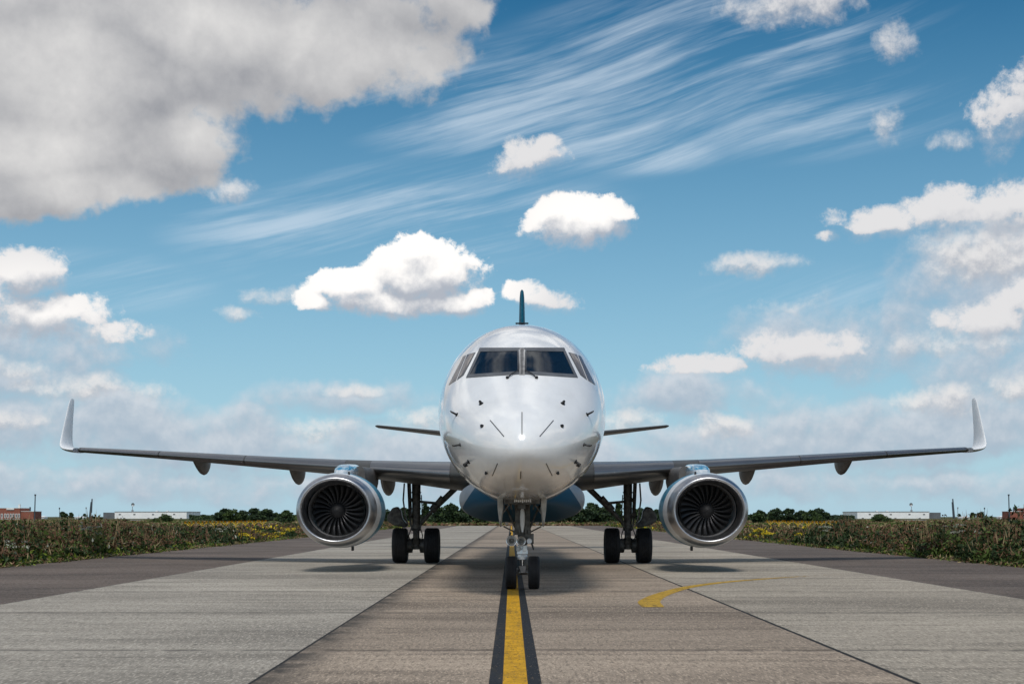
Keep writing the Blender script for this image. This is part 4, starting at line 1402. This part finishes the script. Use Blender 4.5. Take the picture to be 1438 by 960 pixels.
def tree(name, label, px, py_top, half_px, D, tone=0, group=None, squash=1.0, trunk_frac=.22):
    D = D * (.40 if 600 < D < 900 else .55 if 460 < D <= 600 else 1)
    p = W(px, py_top, D)
    h = p.z; w = half_px / FPX * D * 1.15
    e = empty(name, (p.x, D, 0)); tag(e, label, 'tree', group)
    r = random.Random(int(px * 7 + D))
    b = MB()
    th = h * trunk_frac
    b.tube((0, 0, -.1), (0, 0, th), h * .035, h * .027, 8); b.tube((0, 0, th), (w * .06, 0, h * .7), h * .027, h * .010, 8)
    for k in range(7):
        a = r.uniform(0, 6.28); z0 = th + r.uniform(0, .35) * h
        b.tube((0, 0, z0), (w * .6 * math.cos(a), w * .6 * math.sin(a), z0 + h * r.uniform(.15, .35)), h * .014, h * .004, 6)
    b.build('trunk', V['bark'], e)
    # foliage: many leaf sprays gathered in uneven clumps through the crown
    n_c = 34
    cl = []
    for k in range(n_c):
        u = r.uniform(.10, 1.0); a = r.uniform(0, 6.28)
        prof = (math.sin(math.pi * min(1, u * .80 + .14))) ** .7
        rr_ = w * prof * math.sqrt(r.uniform(.05, 1)) * .82
        cl.append((rr_ * math.cos(a), rr_ * math.sin(a), h * (.08 + .86 * u), w * r.uniform(.22, .40)))
    cl = np.array(cl)
    n = 2200
    j = RNG.integers(0, n_c, n)
    dv = rand_dirs(n) * (RNG.uniform(.35, 1, n) ** .5)[:, None]
    P = cl[j, :3] + dv * cl[j, 3:4] * np.array([1, 1, .75 * h / max(w * 1.6, h)])
    P[:, 2] = np.clip(P[:, 2], .05 * h, None)
    U, Wd = leaf_frame(n, .085 * max(h, w) * RNG.uniform(.5, 1.25, n), 0, 0, .6)
    tone_c = RNG.integers(0, 3, n_c)
    base = {0: [0, 0, 1], 1: [0, 1, 1], 2: [1, 1, 2]}[tone]
    mi = np.array(base)[(tone_c[j] + (RNG.uniform(0, 1, n) < .2)) % 3]
    quads('crown', P, U, Wd, mi, [V['tdark'], V['tmid'], V['tlight']], e)
    return e


TG = 'trees along the horizon'
for sd, mx in (('left', lambda x: x), ('right', lambda x: 1466 - x)):
    for (px, py, hw, D, tone, lab) in (
        (308, 718.5, 8, 830, 0, 'low dark tree at the outer end of the wide clump, %s of the jet'),
        (318, 714.5, 11, 800, 0, 'tall dark tree in the middle of the wide clump, %s of the jet'),
        (326, 716.5, 12, 760, 2, 'paler green bushy tree in front of the wide clump, %s of the jet'),
        (341, 717, 10, 820, 0, 'dark tree at the inner end of the wide clump, %s of the jet'),
        (358, 714.5, 11, 800, 0, 'bluish dark round tree, outer one of the dense pair, %s of the jet'),
        (374, 714.5, 13, 790, 0, 'bluish dark round tree, inner one of the dense pair, %s of the jet'),
        (386, 720, 7, 800, 1, 'small tree leaning off the inner side of the dense pair, %s of the jet'),
        (401, 717, 11, 620, 1, 'dark green tree half behind the engine, %s of the jet'),
        (398, 724, 12, 560, 2, 'pale olive bush in front of the tree by the engine, %s of the jet'),
        (270, 724, 10, 980, 0, 'low dark tree next to the white warehouse end, %s side'),
        (285, 725, 11, 980, 0, 'low dark tree midway between warehouse and wide clump, %s side'),
        (298, 723.5, 9, 960, 0, 'low dark tree touching the outer side of the wide clump, %s side'),
        (231, 722, 11, 300, 2, 'light green bush in front of the white warehouse, %s side'),
        (219, 727, 8, 290, 2, 'smaller light green bush beside the one by the warehouse, %s side'),
        (88.5, 718.5, 6, 1300, 1, 'square dark tree beyond the verge, larger of the distant pair, %s edge'),
        (100, 719.5, 4, 1300, 1, 'slim dark tree, smaller of the distant pair, %s edge'),
        (119, 721, 2.6, 1400, 1, 'tiny dark tree at the foot of the leaning mast, %s edge'),
        (545, 716, 11, 700, 0, 'dark tree seen just outboard of the main wheels, %s side'),
        (566, 713.5, 11, 700, 0, 'dark tree directly behind the main gear leg, %s side'),
        (597, 706, 5, 520, 1, 'slim upright tree between gear leg and side brace, %s side'),
        (616, 713, 12, 650, 0, 'dark tree under the wing root, outer one, %s side'),
        (634, 708, 14, 640, 0, 'tallest dark tree under the wing root, %s side'),
        (655, 712, 13, 640, 0, 'dark tree beside the belly fairing, %s side'),
        (628, 720, 11, 480, 1, 'round green bush in front of the trees under the wing root, %s side'),
        (645, 719, 12, 470, 2, 'lighter green bush nearest the belly fairing, %s side'),
        (676, 722, 12, 640, 0, 'dark tree low behind the belly and outboard of the nose gear, %s side'),
        (608, 722, 9, 480, 0, 'purplish dark bush below the side brace, %s side'),
    ):
        tree('tree' if 'bush' not in lab else 'bush', lab % sd, mx(px), py, hw, D, tone, TG)

# ------------------------------------------------------------------ far buildings, poles, lights
def brick(N, b, oc, c):
    br = N.new('ShaderNodeTexBrick')
    q = N.sep(oc)
    N.put(br.inputs['Vector'], N.comb(N.m('ADD', q[0], q[1]), q[2], 0))
    br.inputs['Scale'].default_value = 2.2
    br.inputs['Color1'].default_value = (.33, .085, .045, 1); br.inputs['Color2'].default_value = (.25, .065, .038, 1); br.inputs['Mortar'].default_value = (.28, .20, .16, 1)
    return N.mix(N.smooth(N.noise(oc, .4, 4, .6), .35, .7, 0, .4), br.outputs[0], (.20, .07, .05))


B = dict(
    white=mat('white_cladding', (.90, .90, .89), .6, var=.05, vscale=.3),
    grey=mat('grey_cladding', (.12, .13, .14), .7, var=.15, vscale=.3),
    roof=mat('grey_roof', (.30, .30, .31), .8, var=.15, vscale=.5),
    dark=mat('dark_opening', (.05, .055, .06), .3, var=.2),
    brick=mat('red_brick', (.3, .08, .05), .9, build=brick),
    frame=mat('white_window_paint', (.78, .77, .74), .5, var=.05),
    glass=mat('window_glass', (.05, .06, .07), .08, var=.2),
    pole=mat('dark_pole_paint', (.055, .07, .085), .6, var=.2),
    yellow=mat('yellow_light_paint', (.62, .40, .02), .45, var=.15),
    galv=mat('galvanised_steel', (.36, .37, .38), .45, metal=.6, var=.2),
)


def px_box(b, x0, x1, y0, y1, D, depth, off, m=0):
    """box whose front face fills a pixel rectangle at distance D; coordinates relative to off"""
    p, q = W(x0, y0, D), W(x1, y1, D)
    b.box(((p.x + q.x) / 2 - off.x, D + depth / 2 - off.y, (p.z + q.z) / 2), (abs(q.x - p.x), depth, abs(p.z - q.z)), m)


for sd, mx in (('left', lambda x: x), ('right', lambda x: 1466 - x)):
    # long white warehouse
    D = 900.0
    gz = HY + CAM_H / D * FPX
    c = W(mx(212), gz, D)
    wh = empty('warehouse', (c.x, D, 0))
    tag(wh, 'long low white warehouse with a grey end block, behind the %s verge' % sd, 'building')
    b = MB(); px_box(b, mx(161), mx(262), 718.2, 730.5, D, 40, c); px_box(b, mx(161), mx(246), 730.4, gz, D + .4, 39, c)
    b.build('wall', B['white'], wh, smooth=False)
    b = MB(); px_box(b, mx(160.4), mx(262.6), 717.7, 718.2, D - .3, 40.6, c); b.build('roof', B['roof'], wh, smooth=False)
    b = MB(); px_box(b, mx(145), mx(160.6), 719.2, gz, D + .5, 30, c); b.build('end_block', B['grey'], wh, smooth=False)
    b = MB(); px_box(b, mx(246), mx(262), 730.6, gz, D + 4, 30, c); b.build('glazed_bay', B['dark'], wh, smooth=False)
    for x in (252, 261.2):
        b = MB(); px_box(b, mx(x - .6), mx(x + .6), 730.5, gz, D + .2, .6, c); b.build('column', B['white'], wh, smooth=False)
    for x in (220, 234.5):
        b = MB(); px_box(b, mx(x - 1.6), mx(x + 1.6), 716.6, 717.7, D + 3, 2, c); b.build('roof_vent', B['white'], wh, smooth=False)
    for x, y in ((168.3, 721.8), (188.7, 721.8), (215, 721.9), (244.5, 721.7), (174.5, 727.4), (208.5, 727.5), (254.3, 727.3)):
        f = MB(); px_box(f, mx(x - 1.5), mx(x + 1.5), y - .75, y + .75, D - .12, .2, c); fo = f.build('window', B['roof'], wh, smooth=False)
        f = MB(); px_box(f, mx(x - 1.25), mx(x + 1.25), y - .5, y + .5, D - .16, .1, c); f.build('pane', B['dark'], fo, smooth=False)
    b = MB(); p = W(mx(186), 717.7, D + 5); t_ = W(mx(186), 707, D + 5)
    b.tube((p.x - c.x, 5, p.z), (p.x - c.x, 5, t_.z), .22, .16, 8)
    q = W(mx(187), 708.2, D + 5)
    b.lathe([(-.5, 1.15), (-.2, .9), (0, .4), (.02, .01)], (q.x - c.x, 4.8, q.z), (0, 1, 0), 16)
    px_box(b, mx(184.5), mx(187), 715.6, 717.6, D + 5, 1, c)
    b.build('roof_aerial', B['galv'], wh)
    # red brick building
    D = 700.0
    gz = HY + CAM_H / D * FPX
    c = W(mx(28), gz, D)
    bk = empty('brick_building', (c.x, D, 0))
    tag(bk, 'red brick building with a plain side wing at the %s edge of the picture' % sd, 'building')
    b = MB(); px_box(b, mx(-30), mx(28), 713.2, gz, D, 14, c); px_box(b, mx(28), mx(47), 717.9, gz, D + 1.2, 12, c)
    b.build('wall', B['brick'], bk, smooth=False)
    b = MB(); px_box(b, mx(-30.3), mx(28.3), 712.7, 713.2, D - .15, 14.3, c); px_box(b, mx(28.3), mx(47.3), 717.3, 717.9, D + 1.05, 12.3, c)
    b.build('parapet', B['frame'], bk, smooth=False)
    b = MB(); px_box(b, mx(9), mx(19.6), 712.9, 715.4, D - .4, .5, c); b.build('signboard', B['frame'], bk, smooth=False)
    b = MB(); px_box(b, mx(25.9), mx(28), 707.5, 712.6, D + 2, 1, c); b.build('chimney', B['frame'], bk, smooth=False)
    b = MB(); px_box(b, mx(41.2), mx(42.7), 711.5, 717.3, D + 6, .8, c); b.build('chimney', B['pole'], bk, smooth=False)
    for yc, hh_ in ((723.6, 2.9), (730.6, 3.1)):
        for x in (-18, -10, 2.5, 7.2, 10.8, 15.0, 18.8, 22.9, 26.6):
            f = MB(); px_box(f, mx(x - 1.35), mx(x + 1.35), yc - hh_, yc + hh_, D - .1, .2, c); fo = f.build('window', B['frame'], bk, smooth=False)
            for zz in (-.5, .5):
                pass
            f = MB(); px_box(f, mx(x - .7), mx(x + .7), yc - hh_ * .75, yc + hh_ * .75, D - .14, .1, c)
            f.build('pane', B['glass'], fo, smooth=False)
    # poles and masts
    D = 300.0
    p, q = W(mx(49.5), 694.8, D), W(mx(48.4), 740, D)
    po = empty('lamp_pole', (q.x, D, 0)); tag(po, 'tall thin pole standing beside the brick building at the %s edge' % sd, 'pole')
    b = MB(); b.tube((0, 0, 0), (p.x - q.x, 0, p.z), .13, .11, 10); b.build('mast', B['pole'], po)
    b = MB(); b.box((p.x - q.x, 0, p.z + .02), (.34, .3, .35)); b.build('lamp_head', B['pole'], po, bevel=.04)
    D = 950.0
    p = W(mx(128.7), 700, D); q = W(mx(126.3), 728.5, D)
    ch = empty('leaning_mast', (q.x, D, 0)); tag(ch, 'thick dark leaning mast between hogweed and white warehouse, %s side' % sd, 'mast')
    dx = p.x - q.x
    b = MB(); b.tube((0, 0, 0), (dx * .9, 0, p.z * .84), .85, .62, 10); b.build('lower_mast', B['pole'], ch)
    b = MB(); b.tube((dx * .45 + .45, 0, p.z * .3), (dx + .3, 0, p.z), .52, .42, 10); b.build('upper_mast', B['pole'], ch)
    for x, y, lab in ((83.5, 713, 'thin distant mast with a small head above the distant pair of trees, %s side'), (121, 712.5, 'thin pale distant mast just outboard of the leaning one, %s side')):
        p = W(mx(x), y, 1300.0)
        e = empty('distant_mast', (p.x, 1300, 0)); tag(e, lab % sd, 'mast')
        b = MB(); b.tube((0, 0, 0), (0, 0, p.z), .28, .2, 8); b.build('mast', B['pole'] if x < 100 else B['galv'], e)
        b = MB(); b.box((0, 0, p.z - .3), (1.0, .8, 1.6)); b.build('mast_head', B['pole'] if x < 100 else B['galv'], e)
    # low sheds half hidden by the weeds
    for x0, x1, y0, D, m1, lab in ((162, 196, 729.3, 420, 'roof', 'low grey roofed shed in front of the white warehouse, %s side'), (118, 150, 730.5, 380, 'white', 'low white roofed shed at the foot of the leaning mast, %s side'), (104, 117, 724.6, 800, 'white', 'small white hut between distant trees and leaning mast, %s side'), (52, 62, 724, 800, 'white', 'small white hut right beside the pole, %s side')):
        p, q = W(mx(x0), y0, D), W(mx(x1), y0, D)
        cx_ = (p.x + q.x) / 2; w2 = abs(q.x - p.x) / 2
        sh = empty('low_shed', (cx_, D, 0)); tag(sh, lab % sd, 'shed')
        b = MB(); b.box((0, 3, p.z * .34), (w2 * 1.94, 6, p.z * .68)); b.build('wall', B['frame'], sh, smooth=False)
        b = MB(); b.loft([[(-w2, -.4, p.z * .66), (0 if m1 == 'roof' else -w2 * .3, 3.0, p.z), (0 if m1 == 'roof' else -w2 * .3, 3.2, p.z), (-w2, 6.4, p.z * .66)], [(w2, -.4, p.z * .66), (w2 * .7, 3.0, p.z), (w2 * .7, 3.2, p.z), (w2, 6.4, p.z * .66)]]); b.build('roof', B[m1], sh, smooth=False)

# yellow approach lights: two rows, nearest first
def approach_light(x, y, hgt):
    e = empty('approach_light', (x, y, 0))
    b = MB(); b.tube((0, 0, 0), (0, 0, hgt * .55), .055, .045, 8); b.box((0, 0, .02), (.30, .30, .05)); b.build('post', B['yellow'], e)
    for d in (-1, 1):
        b = MB(); b.tube((0, 0, hgt * .50), (d * hgt * .42, 0, hgt * .86), .05, .04, 8); b.build('arm', B['yellow'], e)
        b = MB(); b.lathe([(-.12, .12), (-.02, .11), (.08, .07), (.10, .01)], (d * hgt * .44, 0, hgt * .93), (0, 1, 0), 14); b.build('lamp', B['yellow'], e)
    b = MB(); b.tube((0, 0, hgt * .52), (0, 0, hgt * .82), .045, .04, 8); b.build('arm', B['yellow'], e)
    b = MB(); b.lathe([(-.12, .12), (-.02, .11), (.08, .07), (.10, .01)], (0, 0, hgt * .90), (0, 1, 0), 14); b.build('lamp', B['yellow'], e)
    return e


proto = approach_light(0, 0, .86)
order = ['nearest', 'second', 'third', 'fourth', 'fifth', 'sixth', 'seventh', 'farthest']
firstone = True
for sd, sg in (('left', -1), ('right', 1)):
    for k in range(8):
        D = 120 + 5.0 * k
        o = proto if firstone else copy_tree(proto)
        firstone = False
        o.location = (sg * 28.2 + (1.0 if sg > 0 else 0), D, 0)
        tag(o, 'yellow forked approach light, %s of the row beyond the %s verge' % (order[k], sd), 'light', 'yellow approach lights')

n = 26000
seg = [(266, 425), (530, 935), (1041, 1200)]
px = np.concatenate([RNG.uniform(a, b, int(n * (b - a) / 775)) for a, b in seg]); n = len(px)
D = RNG.uniform(400, 430, n)
top = (HY - 2.2 - 2.2 * smooth_noise(px, px * 0, 91, .11) - 1.0 * smooth_noise(px, px * 0, 92, .35))
zt = CAM_H - (top - HY) / FPX * D
z = zt * RNG.beta(1.6, 1.0, n)
U, Wd = leaf_frame(n, .34 * RNG.uniform(.5, 1.3, n), 0, 0, .6)
x = (px - CX) / FPX * D
hk = smooth_noise(x, D * 0, 93, .12) + RNG.normal(0, .25, n)
o = quads('far_hedge', np.stack([x, D, z], 1), U, Wd, np.where(hk < 0, 0, np.where(hk < .3, 1, 2)), [V['tdark'], V['tmid'], V['tlight']])
tag(o, 'low continuous dark hedge along the far edge of the airfield', kind='stuff')
